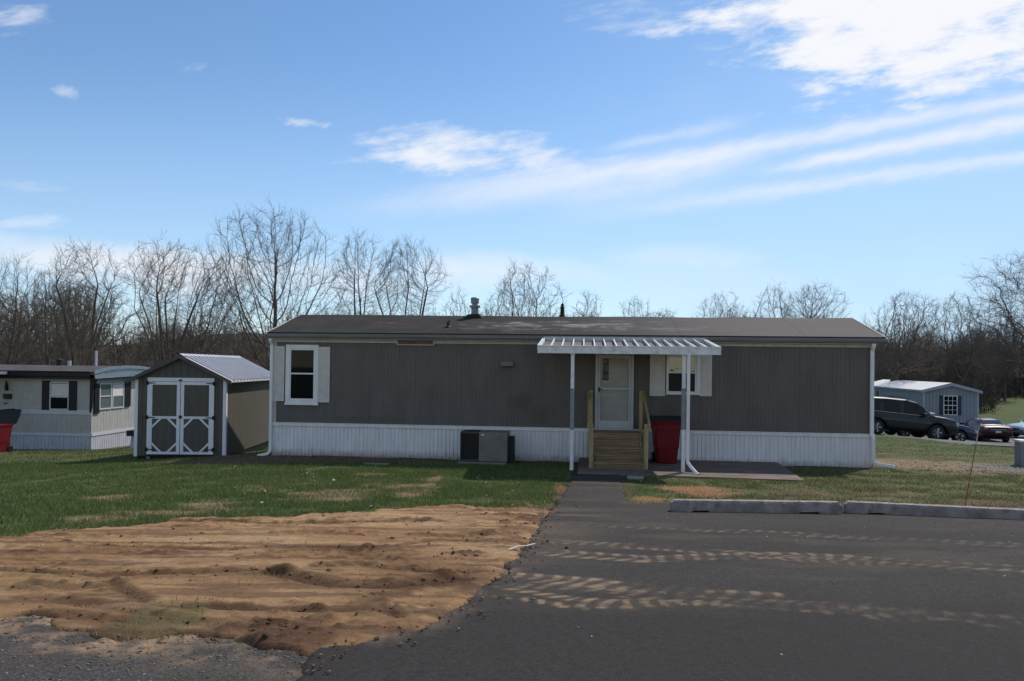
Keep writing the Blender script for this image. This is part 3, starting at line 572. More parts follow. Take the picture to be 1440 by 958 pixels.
# roof, slightly wavy
us=np.linspace(-.06,HL+.184,90); V=[];
vs_=[-.215,-.1,.3,.8,1.3,1.8,2.134,2.5,3.2,3.9,4.47]
wv=np.random.default_rng(4)
def rz(uu,vv): 
    base=roofz(vv) if vv<=2.134 else roofz(4.268-vv); return base+(vnoise(np.array([uu*.7]),np.array([vv*1.3]))[0]-.5)*.03*(0.1<vv<4.1)
m_=MB(); n=len(vs_)
for uu in us:
    for vv in vs_: V.append((uu,vv,rz(uu,vv)))
nb=len(V)
for uu in us:
    for vv in vs_: V.append((uu,vv,rz(uu,vv)-.035))
F=[]
for i in range(len(us)-1):
    for j in range(n-1):
        q=i*n+j; F+=[(q,q+n,q+n+1,q+1),(nb+q,nb+q+1,nb+q+n+1,nb+q+n)]
    F+=[(i*n,nb+i*n,nb+(i+1)*n,(i+1)*n),(i*n+n-1,(i+1)*n+n-1,nb+(i+1)*n+n-1,nb+i*n+n-1)]
for j in range(n-1): F+=[(j,j+1,nb+j+1,nb+j),(nb-n+j,2*nb-n+j,2*nb-n+j+1,nb-n+j+1)]
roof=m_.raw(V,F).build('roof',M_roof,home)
w=MB()
for s0,s1 in ((-.215,2.134),(2.134,4.47)):
    z0=rz(0,s0);z1=rz(0,s1); w.prism([(s0,z0-.05),(s1,z1-.05),(s1,z1+.012),(s0,z0+.012)],HL+.186,HL+.205,0)
w.build('rake_trim',mat('rake_metal',(.55,.52,.46),.45,.1,6),roof); w=MB()
for s0,s1 in ((-.215,2.134),(2.134,4.47)):
    z0=rz(0,s0);z1=rz(0,s1); w.prism([(s0,z0-.05),(s1,z1-.05),(s1,z1+.008),(s0,z0+.008)],-.08,-.062,0)
w.build('rake_trim',MATS['rake_metal'],roof)
w=MB(); w.box(-.07,HL+.20,-.222,-.205,3.243,3.268); w.build('drip_edge',M_dark,roof)
# flue, vent pipe
fu,_=hp(668,445,2.0); w=MB(); zb=rz(fu,1.95)
w.cyl((fu,1.95,zb-.05),(fu,1.95,zb+.30),.105,n=18); w.cyl((fu,1.95,zb+.27),(fu,1.95,zb+.33),.155,n=18); w.cyl((fu,1.95,zb+.33),(fu,1.95,zb+.40),.08,n=18); w.cyl((fu,1.95,zb+.39),(fu,1.95,zb+.53),.115,.12,n=18); w.cyl((fu,1.95,zb+.53),(fu,1.95,zb+.56),.13,.10,n=18)
fl=w.build('flue',M_alu,roof)
w=MB(); w.prism([(fu-.42,zb-.10),(fu+.24,zb-.04),(fu+.14,zb+.08),(fu-.16,zb+.07)],1.78,2.12,1); w.build('flashing',M_dark,fl)
pu,pz=hp(630,462,.6); w=MB(); z0=rz(pu,.6); w.cyl((pu,.6,z0-.03),(pu,.6,z0+.15),.035,n=10); w.cyl((pu,.6,z0),(pu,.6,z0+.03),.10,.05,n=10); w.cyl((pu+.03,.6,z0+.13),(pu+.03,.6,z0+.19),.03,.012,n=8); w.build('vent_pipe',M_black,roof)
# down pipes
w=MB(); uL,_=hp(381.3,560,-.06); zt=3.13
w.tube([(uL-.0,-.17,3.16),(uL-.0,-.16,3.06),(uL,-.065,2.93),(uL,-.065,.2),(uL-.01,-.065,.12),(uL-.06,-.09,.05),(uL-.28,-.22,-.0)],.040,.032,(0,1,.001)); w.build('downspout',M_white,home,label='white downspout bent out at the foot of the left corner')
w=MB(); uR,_=hp(1226,560,-.06)
w.tube([(uR,-.17,3.16),(uR,-.16,3.06),(uR,-.065,2.93),(uR,-.065,.86),(uR+.03,-.075,.80),(uR+.035,-.075,.26),(uR+.05,-.075,.20),(uR+.14,-.10,.15),(uR+.50,-.22,.10)],.045,.034,(0,1,.001)); w.build('downspout',M_white,home,label='white downspout bent out at the foot of the right corner')
w=MB(); w.box(.03,.125,-.022,-.003,.886,3.018,.003); w.build('corner_trim',M_cream,home)
def shutter(par,u0,u1,z0,z1):
    w=MB(); w.box(u0,u1,-.038,-.004,z0,z1,.004); 
    k=z0+.05
    o=w.build('shutter',M_shut,par); 
    w=MB(); k=z0+.07
    while k<z1-.09:
        w.raw([(u0+.045,-.0385,k),(u1-.045,-.0385,k),(u1-.045,-.047,k+.028),(u0+.045,-.047,k+.028),(u0+.045,-.0385,k+.032),(u1-.045,-.0385,k+.032)],[(0,1,2,3),(3,2,5,4)])
        k+=.038
    w.build('slats',M_shut,o)
def window(fx0,fx1,fy0,fy1,gx0,gx1,gy0,gy1,ry,mg1,mg2,sh,zt=None,lab=None):
    u0,zb_=hp(fx0,fy1); u1,_=hp(fx1,fy1); ztp=hp((fx0+fx1)/2,fy0)[1] if zt is None else zt[0]; zb_=hp((fx0+fx1)/2,fy1)[1]
    g0,_=hp(gx0,gy1); g1,_=hp(gx1,gy1); gz0=hp((gx0+gx1)/2,gy1)[1]; gz1=hp((gx0+gx1)/2,gy0)[1] if zt is None else zt[1]; rzz=hp((gx0+gx1)/2,ry)[1]
    w=MB()
    for a in ((u0,g0-.035,zb_,ztp),(g1+.035,u1,zb_,ztp),(g0-.035,g1+.035,gz1+.035,ztp),(g0-.035,g1+.035,zb_,gz0-.035)): w.box(a[0],a[1],-.055,-.003,a[2],a[3],.006)
    w.box(u0-.012,u1+.012,-.068,-.003,zb_-.012,zb_+.035,.004)
    f=w.build('window',M_white,home,label=lab)
    w=MB()
    for a in ((g0-.034,g0,gz0-.034,gz1+.034),(g1,g1+.034,gz0-.034,gz1+.034),(g0,g1,gz1,gz1+.034),(g0,g1,gz0-.034,gz0),(g0,g1,rzz-.02,rzz+.02)): w.box(a[0],a[1],-.045,-.02,a[2],a[3],.003)
    w.build('sash',M_white,f)
    w=MB(); w.box(g0,g1,-.026,-.02,rzz+.02,gz1); w.build('pane',mg1,f)
    w=MB(); w.box(g0,g1,-.032,-.02,gz0,rzz-.02); w.build('pane',mg2,f)
    for (a,b_,c,d_) in sh:
        s0,_=hp(a,c); s1,_=hp(b_,c); shutter(f,s0,s1,hp((a+b_)/2,d_)[1],hp((a+b_)/2,c)[1] if zt is None else zt[2])
window(401.8,447.6,485,569,409.3,441,492.6,560.5,525.5,M_gl,M_gl,((385.7,401,487,564),(448.2,464.7,488,566)),lab='tall double-hung window with dark panes')
window(936.5,983.5,495,554.5,939.8,976.8,499,550.5,524,M_glr,M_screen,((914,935.6,499,557),(984,1001,499,557.3)),zt=(2.83,2.72,2.80),lab='window under the awning, upper pane mirroring the sky')
# wall lamp box
a0,z1=hp(705,509); a1,z0=hp(722,516); w=MB(); w.prism([(-.13,z0+.02),(-.10,z0),(-.004,z0),(-.004,z1),(-.11,z1)],a0,a1,0); w.build('dryer_vent',mat('vent_hood',(.16,.155,.16),.5),home)
# door
d0,zs_=hp(836.5,602); d1,_=hp(890.2,602); ztop=2.83; dz=zs_+.0
M_door=mat('off_white_door',(.60,.575,.54),.45,.05,3); M_dframe=mat('storm_frame',(.50,.50,.49),.4,.06,4)
w=MB(); w.box(d0+.07,d1-.07,-.012,-.003,dz,ztop-.03); door=w.build('door',M_door,home)
l0,_=hp(847.3,520); l1,lz=hp(856,535); w=MB(); w.box(l0-.02,l1+.02,-.016,-.0125,lz-.03,ztop-.1,.002); w.build('lite_frame',M_door,door); w=MB(); w.box(l0,l1,-.0185,-.0165,lz,ztop-.14); w.build('lite',mat('dark_lite',(.03,.028,.026),.2),door)
w=MB()
for a in ((d0,d0+.065,dz-.02,ztop),(d1-.065,d1,dz-.02,ztop),(d0+.066,d1-.066,ztop-.06,ztop)): w.box(a[0],a[1],-.075,-.003,a[2],a[3],.005)
w.build('door_frame',M_dframe,door)
_,bz=hp(860,546.5)
w=MB(); k0,k1=d0+.07,d1-.07
for a in ((k0,k0+.055,dz,ztop-.07),(k1-.055,k1,dz,ztop-.07),(k0+.055,k1-.055,dz,dz+.20),(k0+.055,k1-.055,bz-.025,bz+.025),(k0+.055,k1-.055,ztop-.15,ztop-.07)): w.box(a[0],a[1],-.065,-.035,a[2],a[3],.004)
w.build('storm_door',M_dframe,door)
m,nt,b,v=base_mat('storm_glass'); tr=nt.nodes.new('ShaderNodeBsdfTransparent'); tr.inputs[0].default_value=(.90,.90,.90,1); gl=nt.nodes.new('ShaderNodeBsdfGlossy'); gl.inputs['Roughness'].default_value=.12; fr_=nt.nodes.new('ShaderNodeFresnel'); fr_.inputs[0].default_value=1.25
bp=nt.nodes.new('ShaderNodeBump'); bp.inputs['Strength'].default_value=.25; bp.inputs['Distance'].default_value=.05; nt.links.new(noise(nt,v,3,2,.5,stretch=(.3,1,2)).s,bp.inputs['Height']); nt.links.new(bp.outputs[0],gl.inputs['Normal'])
mx=nt.nodes.new('ShaderNodeMixShader'); nt.links.new(fr_.outputs[0],mx.inputs[0]); nt.links.new(tr.outputs[0],mx.inputs[1]); nt.links.new(gl.outputs[0],mx.inputs[2]); nt.links.new(mx.outputs[0],nt.nodes['Material Output'].inputs['Surface'])
w=MB(); w.box(k0+.055,k1-.055,-.052,-.048,dz+.2,bz-.025); w.box(k0+.055,k1-.055,-.052,-.048,bz+.025,ztop-.15); w.build('storm_glass',m,door)
w=MB(); w.box(k0+.01,k0+.04,-.10,-.066,bz-.10,bz+.03,.005); w.cyl((k0+.025,-.1,bz-.02),(k0+.10,-.115,bz-.02),.012); w.build('handle',M_black,door)

# ================================================================ PATIO SLAB
w=MB(); zt_=.135; P=PATIO; v=[(p[0],p[1],-.15) for p in P]+[(p[0],p[1],zt_) for p in P]
w.raw(v,[(4,5,6,7),(0,1,5,4),(1,2,6,5),(2,3,7,6),(3,0,4,7)])
M_slab=mat('stained_concrete',(.15,.115,.092),.85,.22,2.5,.3,60,dirt=.6,dirtcol=(.07,.05,.038))
patio=w.build('patio',M_slab); tag(patio,'stained concrete patio slab under the awning',kind='structure')
bv=patio.modifiers.new('b','BEVEL'); bv.width=.012; bv.segments=2
def slab(hu,hv): x,y=h2w(hu,hv); return x,y
# ================================================================ STEPS
st=thing('wooden_steps',(*h2w(0,0),0),HYAW,'treated yellow lumber steps with two handrails below the front door','steps')
m,nt,b,v=base_mat('treated_lumber'); g=noise(nt,v,1,6,.6,stretch=(2.0,22,22)); k=noise(nt,v,2.4,4,.6)
c=mixc(nt,g.step(.3,.72),(.20,.125,.062),(.31,.205,.105)); c=mixc(nt,k.step(.5,.75)*.45,c,(.12,.098,.05)); nt.links.new(c,b.inputs['Base Color']); b.inputs['Roughness'].default_value=.7; M_wood=m; bump(nt,b,g,.25,.004)
M_wpost=mat('fresh_lumber',(.36,.27,.125),.7,.2,3,.3,30,stretch=(8,8,1)); s0=hp(835.8,610,-.6)[0]; s1=hp(897,610,-.6)[0]
nst=5; top=.86; rise=(top-zt_)/nst
vf=[-.08,-.98]+[-.98-.27*(i+1) for i in range(nst-1)]
w=MB(); vL=-.08
# landing boards
for i in range(6): w.box(s0,s1,-.08-.15*(i+1)+.006,-.08-.15*i,top-.036,top,.004)
w.build('landing',M_wood,st)
for i in range(nst-1):
    zt2=top-rise*(i+1); a=-.98-.27*i
    w=MB(); w.box(s0-.02,s1+.0,a-.27-.045,a-.145,zt2-.036,zt2,.004); w.box(s0+.005,s1-.005,a-.138,a-.002,zt2-.036,zt2,.004); w.build('tread',M_wood,st)
for i in range(nst):
    zt2=top-rise*i-.038; a=-.975-.27*i
    w=MB(); w.box(s0+.01,s1-.01,a-.001,a+.02,zt2-rise+.002,zt2-.078,.003); w.box(s0+.01,s1-.01,a-.002,a+.02,zt2-.068,zt2-.002,.003); w.build('riser',M_wood,st)
vend=-.98-.27*(nst-1)-.02
for sx in (s0-.045,s1+.003):
    w=MB(); w.prism([(-.08,zt_),( -.08,top-.01),(-.98,top-.01)]+[q for i in range(nst-1) for q in ((-.98-.27*i,top-.01-rise*(i+1)),(-.98-.27*(i+1),top-.01-rise*(i+1)))]+[(vend+.02,zt_)],sx,sx+.04,0); w.build('stringer',M_wood,st)
    ox=sx-.092 if sx<s0 else sx+.043
    pb=hp(832,549,-.3)[1]; pf=hp(832,595,vend+.1)[1]
    pf=.80 if pf<.3 or pf>1.3 else pf
    w=MB(); w.box(ox,ox+.09,-.35,-.26,zt_+.001,pb,.006); w.build('post',M_wpost,st)
    w=MB(); w.box(ox,ox+.09,vend+.05,vend+.14,zt_+.001,pf,.006); w.build('post',M_wpost,st)
    w=MB(); o2=ox-.04 if sx<s0 else ox+.092
    w.prism([(-.30,pb-.005),(-.30,pb-.145),(vend-.02,pf-.125),(vend-.02,pf+.012)],o2,o2+.038,0); w.build('handrail',M_wpost,st)
# ================================================================ AWNING
aw=thing('patio_awning',(*h2w(0,0),0),HYAW,'white ribbed metal awning on two posts above the front steps','awning')
# plane of the front edge
VF=-2.35
def front_uv(px,py): return hp(px,py,VF)
ul,zfb=front_uv(757.2,495.3); ur,zrb=front_uv(1012.2,499.8); _,zft=front_uv(757.2,486.6); ubl,zbk=hp(763.5,475.8,-.27); ubr,zbk2=hp(992,478.8,-.27)
zb2=(zfb+zrb)/2; zt2=zft; VB=-.26
print('AWN',ul,ur,zfb,zrb,zft,ubl,ubr,zbk,zbk2)
zbk=(zbk+zbk2)/2; a0,a1=ul,ur
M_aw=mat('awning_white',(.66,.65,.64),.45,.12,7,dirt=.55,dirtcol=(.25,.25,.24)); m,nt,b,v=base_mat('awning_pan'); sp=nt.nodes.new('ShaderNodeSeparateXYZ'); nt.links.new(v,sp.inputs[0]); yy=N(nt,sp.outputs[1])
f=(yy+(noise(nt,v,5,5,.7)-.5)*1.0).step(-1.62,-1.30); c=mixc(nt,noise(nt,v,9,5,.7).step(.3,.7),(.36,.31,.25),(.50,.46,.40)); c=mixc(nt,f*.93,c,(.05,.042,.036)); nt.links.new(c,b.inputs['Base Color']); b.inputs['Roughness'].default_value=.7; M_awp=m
w=MB(); 
def azt(vv): return zt2-.02+(zbk-zt2)*(vv-VF)/(VB-VF)
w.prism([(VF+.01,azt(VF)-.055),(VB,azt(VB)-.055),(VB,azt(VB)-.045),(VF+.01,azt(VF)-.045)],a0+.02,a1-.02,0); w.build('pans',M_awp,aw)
nr=17
for i in range(nr):
    c_=a0+.03+(a1-a0-.06)*i/(nr-1); w=MB()
    w.prism([(VF+.012,azt(VF)-.044),(VB,azt(VB)-.044),(VB,azt(VB)+.022),(VF+.012,azt(VF)+.022)],c_-.009,c_+.009,0)
    w.prism([(VF+.012,azt(VF)+.022),(VB,azt(VB)+.022),(VB,azt(VB)+.03),(VF+.012,azt(VF)+.03)],c_-.015,c_+.015,0); w.build('rib',M_aw,aw)
w=MB(); w.box(a0-.02,a1+.02,VF-.05,VF+.01,zb2-.005,zt2+.012,.008); w.box(a0-.025,a1+.025,VF-.06,VF-.05,zt2-.01,zt2+.016,.003); w.box(a0-.02,a1+.02,VF-.058,VF-.05,zb2-.008,zb2+.02,.003)
w.build('front_beam',M_aw,aw)
for e in (a0-.03,a1-.005):
    w=MB(); w.prism([(VF,azt(VF)-.06),(VB,azt(VB)-.06),(VB,azt(VB)+.035),(VF,azt(VF)+.035)],e,e+.035,0); w.build('side_trim',M_aw,aw)
w=MB(); w.box(a0,a1,VB-.012,VB+.012,zbk-.07,zbk+.05); w.build('wall_flashing',M_cream,aw)
M_post=mat('post_white',(.68,.67,.68),.45,.1,7,dirt=.25,dirtcol=(.3,.3,.28)); M_pg=mat('post_grey',(.23,.235,.25),.5,.1,7)
VP=VF+.03
def post(pt,pb_,ua_,lab):
    w=MB(); x,y=h2w(ua_,VP); zg=T1(x,y) if ua_<7.7 else zt_
    pm1=hp(0+pt,548,VP)[1]; pm0=hp(0+pt,603,VP)[1]
    w.box(ua_-.04,ua_+.04,VP-.03,VP+.03,zg-.02,zb2+.01,.006)
    w.box(ua_-.055,ua_+.055,VP-.045,VP+.045,zb2-.03,zb2-.006,.003)
    o=w.build('post',M_post,aw,label=lab)
    w=MB(); w.box(ua_-.046,ua_+.046,VP-.036,VP+.036,pm0,pm1,.004); w.build('sleeve',M_pg,o)
    w=MB(); w.box(ua_-.052,ua_+.052,VP-.042,VP+.042,pm1-.01,pm1+.025,.004); w.cyl((ua_,VP-.06,pm1+.01),(ua_,VP-.04,pm1+.01),.012); w.build('clamp',M_alu,o); w=MB(); w.box(ua_-.05,ua_+.05,VP-.04,VP+.04,pm0-.02,pm0+.01,.004); w.build('clamp',M_alu,o)
uP,_=hp(804.3,600,VP); post(805,664,uP,'left awning post standing in the grass'); uQ,_=hp(961,600,VP); post(962,663,uQ,'right awning post standing on the patio')
uD,_=hp(967.5,600,VP-.05); w=MB(); w.tube([(uD+.01,VP-.07,zb2+.02),(uD,VP-.06,zb2-.1),(uD-.005,VP-.06,.42),(uD+.0,VP-.065,.36),(uD+.07,VP-.14,.25),(uD+.19,VP-.34,.115)],.036,.028,(0,1,.001)); w.build('downspout',M_white,aw)
w=MB(); w.box(uD+.165,uD+.235,VP-.375,VP-.345,.085,.15,.01); w.build('spout_mouth',M_black,aw)
# ================================================================ RED BINS
def bin_(name,loc,rz,open_,label,marks,scale=1):
    t=thing(name,loc,rz,label,'bin','red wheeled rubbish bins'); t.scale=(scale,)*3
    M_red=MATS.get('red_plastic') or mat('red_plastic',(.13,.006,.011),.42,.12,4,dirt=.2,dirtcol=(.1,.02,.02))
    M_lid=MATS.get('dark_lid') or mat('dark_lid',(.009,.014,.013),.45,.1,4)
    w=MB(); rings=[]
    for z,hw,hd in ((.0,.22,.24),(.03,.23,.25),(.35,.255,.28),(.36,.265,.29),(.70,.285,.315),(.93,.30,.34),(.94,.32,.36),(1.0,.325,.365)):
        c=.05; rings.append([(sx*(hw-a_)+0,sy*(hd-b_),z) for sx,sy,a_,b_ in ((-1,-1,c,0),(1,-1,c,0),(1,-1,0,c),(1,1,0,c),(1,1,c,0),(-1,1,c,0),(-1,1,0,c),(-1,-1,0,c))])
    v=[p for r in rings for p in r]; f=[(i*8+k,i*8+(k+1)%8,i*8+8+(k+1)%8,i*8+8+k) for i in range(len(rings)-1) for k in range(8)]+[tuple(range(8))[::-1],tuple(range(56,64))]
    w.raw(v,f); w.build('body',M_red,t)
    w=MB(); lp=[(-.395,.985),(-.38,1.03),(-.1,1.075),(.30,1.065),(.36,1.02),(.36,1.0),(-.38,1.0)]; w.prism([(a_-.37,b_-1.0) for a_,b_ in lp],-.335,.335,0)
    ld=w.build('lid',M_lid,t); ld.location=(0,.37,1.0)
    if open_: ld.rotation_euler=(R_(-118),0,0); ld.scale=(1,.75,1)
    w=MB(); w.box(-.30,.30,-.345,-.30,.80,.84,.008) if not open_ else w.box(-.31,.31,-.385,-.36,.93,.98,.01); w.build('grab_bar',M_red,t)
    w=MB(); w.cyl((-.26,.40,.98),(.26,.40,.98),.018); w.box(-.25,-.21,.34,.41,.95,1.0); w.box(.21,.25,.34,.41,.95,1.0); w.build('handle',M_red,t)
    for s_ in (-1,1):
        w=MB(); w.cyl((s_*.22,.26,.10),(s_*.28,.26,.10),.11,n=18); w.build('wheel',M_black,t)
    if marks:
        w=MB(); mm=MATS.get('pale_decal') or mat('pale_decal',(.6,.55,.5),.6,.1)
        for zz,a_,b_ in ((.86,-.02,.20),(.80,-.05,.20),(.74,0,.19)): w.box(a_,b_,-.352+(.0),-.335,zz,zz+.035)
        w.build('sticker',mm,t)
    else:
        w=MB(); w.box(-.06,.06,-.303,-.28,.55,.565); w.box(-.06,.06,-.301,-.28,.575,.61); w.build('sticker',MATS['black_metal'],t)
    return t
bu,bz_=hp(936,651,-.55); bx,by=h2w(hp(936,651,-.62)[0],-.62)
bin_('wheeled_bin',(bx,by,zt_),HYAW+.03,False,'closed red wheeled bin on the patio right of the wooden steps',False,1.06)
# ================================================================ AIR CONDITIONER
au0,_=hp(646.5,650,-.95); au1,_=hp(713,650,-.95)
ac=thing('air_conditioner',(*h2w(0,0),.03),HYAW,'boxy beige air conditioner on a thin pad against the white skirting','air conditioner')
M_bei=mat('beige_steel',(.175,.160,.135),.5,.1,5,dirt=.3); M_bed=mat('brown_steel',(.075,.065,.058),.5,.1,5)
um=au0+(au1-au0)*.40
w=MB(); w.box(um,au1,-.95,-.30,.06,.78,.015); w.build('cabinet',M_bei,ac)
w=MB(); w.box(au0,um-.002,-.93,-.30,.06,.10); w.box(au0,um-.002,-.93,-.30,.74,.78,.005); w.box(au0,au0+.03,-.94,-.30,.1,.74); w.box(au0+.03,um-.002,-.32,-.30,.1,.74); w.build('coil_frame',M_bed,ac)
w=MB(); w.box(au0+.03,um-.003,-.86,-.34,.1,.74)
for i in range(26): z=.115+i*.024; w.box(au0+.03,um-.003,-.885,-.865,z,z+.008)
for i in range(7): q=au0+.05+i*.055; w.box(q,q+.006,-.925,-.915,.1,.74)
w.build('coil_grille',mat('coil_brown',(.045,.040,.036),.6),ac)
w=MB(); w.cyl(((au0+um)/2+.02,-.62,.782),((au0+um)/2+.02,-.62,.80),.2,n=24); w.build('fan_guard',M_black,ac)
w=MB(); w.box(au1+.002,au1+.14,-.75,-.36,.02,.66,.01); w.build('duct_cover',mat('black_duct',(.025,.025,.028),.6),ac)
w=MB(); w.box(um+.06,um+.13,-.956,-.951,.70,.73); w.build('badge',MATS['white_trim'],ac)
w=MB(); w.box(au0-.06,au1-.02,-1.06,-.22,-.05,.045,.01); w.build('pad',mat('grey_pad',(.22,.22,.21),.8,.1),ac)
# ================================================================ SHED
SYW=R_(2.5); sx0=(193.5-720)/F_PX*20.9
M_swall=mat('shed_siding',(.098,.085,.070),.6,.1,3,stretch=(3,3,.5)); M_swhite=mat('shed_white',(.72,.70,.72),.5,.05,4); M_sroofg=mat('shed_metal_roof',(.52,.51,.53),.33,.06,3,metal=.0,spec=.6); M_sgab=mat('shed_rake',(.085,.078,.08),.5)
shed=thing('garden_shed',(sx0,20.82,-.20),SYW,'grey wooden shed with white trimmed double doors and light metal roof','shed')
SW,SL=2.44,4.9; EZ=2.23; AZp=2.87-.03
w=MB(); rise_=AZp-EZ
def srib(mb,horiz,a0,a1,z0,z1,const,out):
    a=a0
    while a<a1:
        e=min(a+.2,a1)
        if horiz: mb.box(a,e-.012,const,const+out,z0,z1)
        else: mb.box(const,const+out,a,e-.012,z0,z1)
        a+=.2
w.box(.012,SW-.012,.012,SL-.012,.08,EZ-.02)
w.prism([(.012,EZ-.02),(SW-.012,EZ-.02),(SW/2,AZp-.06)],.012,SL-.012,1)
for a in np.arange(0,SW-.01,.2032):
    e=min(a+.2032,SW); h=lambda q:EZ-.02+(1-abs(q-SW/2)/(SW/2))*(AZp-.06-EZ)
    P=[(a,.08),(e-.012,.08),(e-.012,h(e-.012))]+([(SW/2,h(SW/2))] if a<SW/2<e-.012 else [])+[(a,h(a))]; w.prism(P,0,.012,1)
srib(w,False,0,SL,.08,EZ-.03,SW-.012,.012); srib(w,False,0,SL,.08,EZ-.03,0,.012)
w.build('wall',M_swall,shed)
w=MB(); w.box(.05,SW-.05,.05,SL-.05,-.12,.08); w.build('floor_skids',M_black,shed)
for (a,b_,c_,d_) in ((-.012,.075,-.018,-.001),(SW-.075,SW+.012,-.018,-.001),(SW+.001,SW+.018,-.018,.08)):
    w=MB(); w.box(a,b_,c_,d_,.06,EZ-.06,.003); w.build('corner_trim',M_swhite,shed)
# roof: two ribbed metal slopes
ov=.19; 
def rslope(sg):
    w=MB(); cx=SW/2; ex=cx+sg*(SW/2+ov); zE=EZ-rise_*ov/(SW/2); 
    y0,y1=-.14,SL+.12; n_=17; ys_=[]; hs_=[]
    for i in range(n_):
        a=y0+(y1-y0)*i/n_; p=(y1-y0)/n_; ys_+=[a,a+p*.74,a+p*.79,a+p*.95]; hs_+=[0,0,.05,.05]
    ys_.append(y1); hs_.append(0)
    top_=[(cx,y,AZp+.005+h) for y,h in zip(ys_,hs_)]; bot=[(ex,y,zE+.005+h) for y,h in zip(ys_,hs_)]; k=len(ys_)
    w.raw(top_+bot,[(i,i+1,k+i+1,k+i) for i in range(k-1)])
    w.raw([(cx,y0,AZp-.03),(cx,y1,AZp-.03),(ex,y1,zE-.03),(ex,y0,zE-.03),(cx,y0,AZp+.003),(cx,y1,AZp+.003),(ex,y1,zE+.003),(ex,y0,zE+.003)],[(0,1,2,3),(0,3,7,4),(1,2,6,5),(3,2,6,7),(4,5,6,7)])
    return w,ex,zE,y0
w1,ex,zE,y0=rslope(1); w2,ex2,_,_=rslope(-1); w1.raw(w2.v,w2.f); sr=w1.build('roof',M_sroofg,shed)
w=MB(); w.raw([(SW/2-.12,-.15,AZp-.02),(SW/2,-.15,AZp+.045),(SW/2+.12,-.15,AZp-.02),(SW/2-.12,SL+.13,AZp-.02),(SW/2,SL+.13,AZp+.045),(SW/2+.12,SL+.13,AZp-.02)],[(0,1,4,3),(1,2,5,4)]); w.build('ridge_cap',M_sroofg,sr)
for sg,e_ in ((1,ex),(-1,ex2)):
    w=MB(); w.prism([(SW/2,AZp+.02),(e_,zE+.02),(e_,zE-.08),(SW/2,AZp-.09)],-.165,-.142,1); w.build('rake_board',M_sgab,sr)
# doors
kx=lambda px:(px-193.5)/51.2
DZ0,DZ1=.125,2.22; dl,dm,dr=kx(210.6),kx(256.2),kx(302.6)
w=MB(); w.box(dl,dr,-.04,-.001,DZ1-.10,DZ1,.004); w.build('door_header',M_swhite,shed)
w=MB(); w.box(SW/2-.05,SW/2+.05,-.05,-.042,DZ1-.085,DZ1-.045); w.build('latch',M_black,shed)
midz=1.13
for a,b_,sg in ((dl,dm-.008,-1),(dm+.008,dr,1)):
    w=MB(); w.box(a+.05,b_-.05,-.022,-.001,DZ0+.02,DZ1-.12)
    for i in range(4): q=a+.15+i*.2; 
    d=w.build('door',M_swall,shed)
    w=MB(); z1=DZ1-.11; so_=.135; si=.09; A=a+(so_ if sg<0 else si); B=b_-(si if sg<0 else so_)
    w.box(a,A,-.042,-.022,DZ0,z1,.003); w.box(B,b_,-.042,-.022,DZ0,z1,.003)
    for zz in ((DZ0,DZ0+.07),(midz-.035,midz+.035),(z1-.085,z1)): w.box(A+.001,B-.001,-.041,-.022,zz[0],zz[1],.003)
    g=.19; t=.055
    for (cx,dx,cz,dzz) in ((A,1,DZ0+.07,1),(B,-1,DZ0+.07,1),(A,1,midz-.035,-1),(B,-1,midz-.035,-1)):
        w.prism([(cx,cz+dzz*g),(cx,cz+dzz*(g+t*1.3)),(cx+dx*(g+t*1.3),cz),(cx+dx*g,cz)],-.040,-.022,1)
    w.build('door_frame',M_swhite,d)
    hx=a if sg<0 else b_
    for hz in (DZ0+.13,midz,z1-.04):
        w=MB(); w.box(hx-.035,hx+.035,-.05,-.043,hz-.055,hz+.055); w.prism([(hx,hz-.02),(hx,hz+.02),(hx-sg*.22,hz+.008),(hx-sg*.22,hz-.008)],-.052,-.044,1); w.build('hinge',M_black,d)
w=MB(); w.box(dm-.03,dm+.05,-.06,-.043,midz-.02,midz+.06,.004); w.build('handle',M_black,shed)
w=MB(); w.box(dl-.0,dr+.0,-.035,-.001,.06,.118); w.build('door_gap',MATS['black_edge'],shed)  # black strip standing in for the dark gap under the doors
for q in (dl+.05,dr-.03): 
    w=MB(); w.box(q-.04,q+.04,-.06,.04,-.1,.06); w.build('block',mat('shed_block'+str(int(q*10)),(.2,.2,.21),.8),shed)
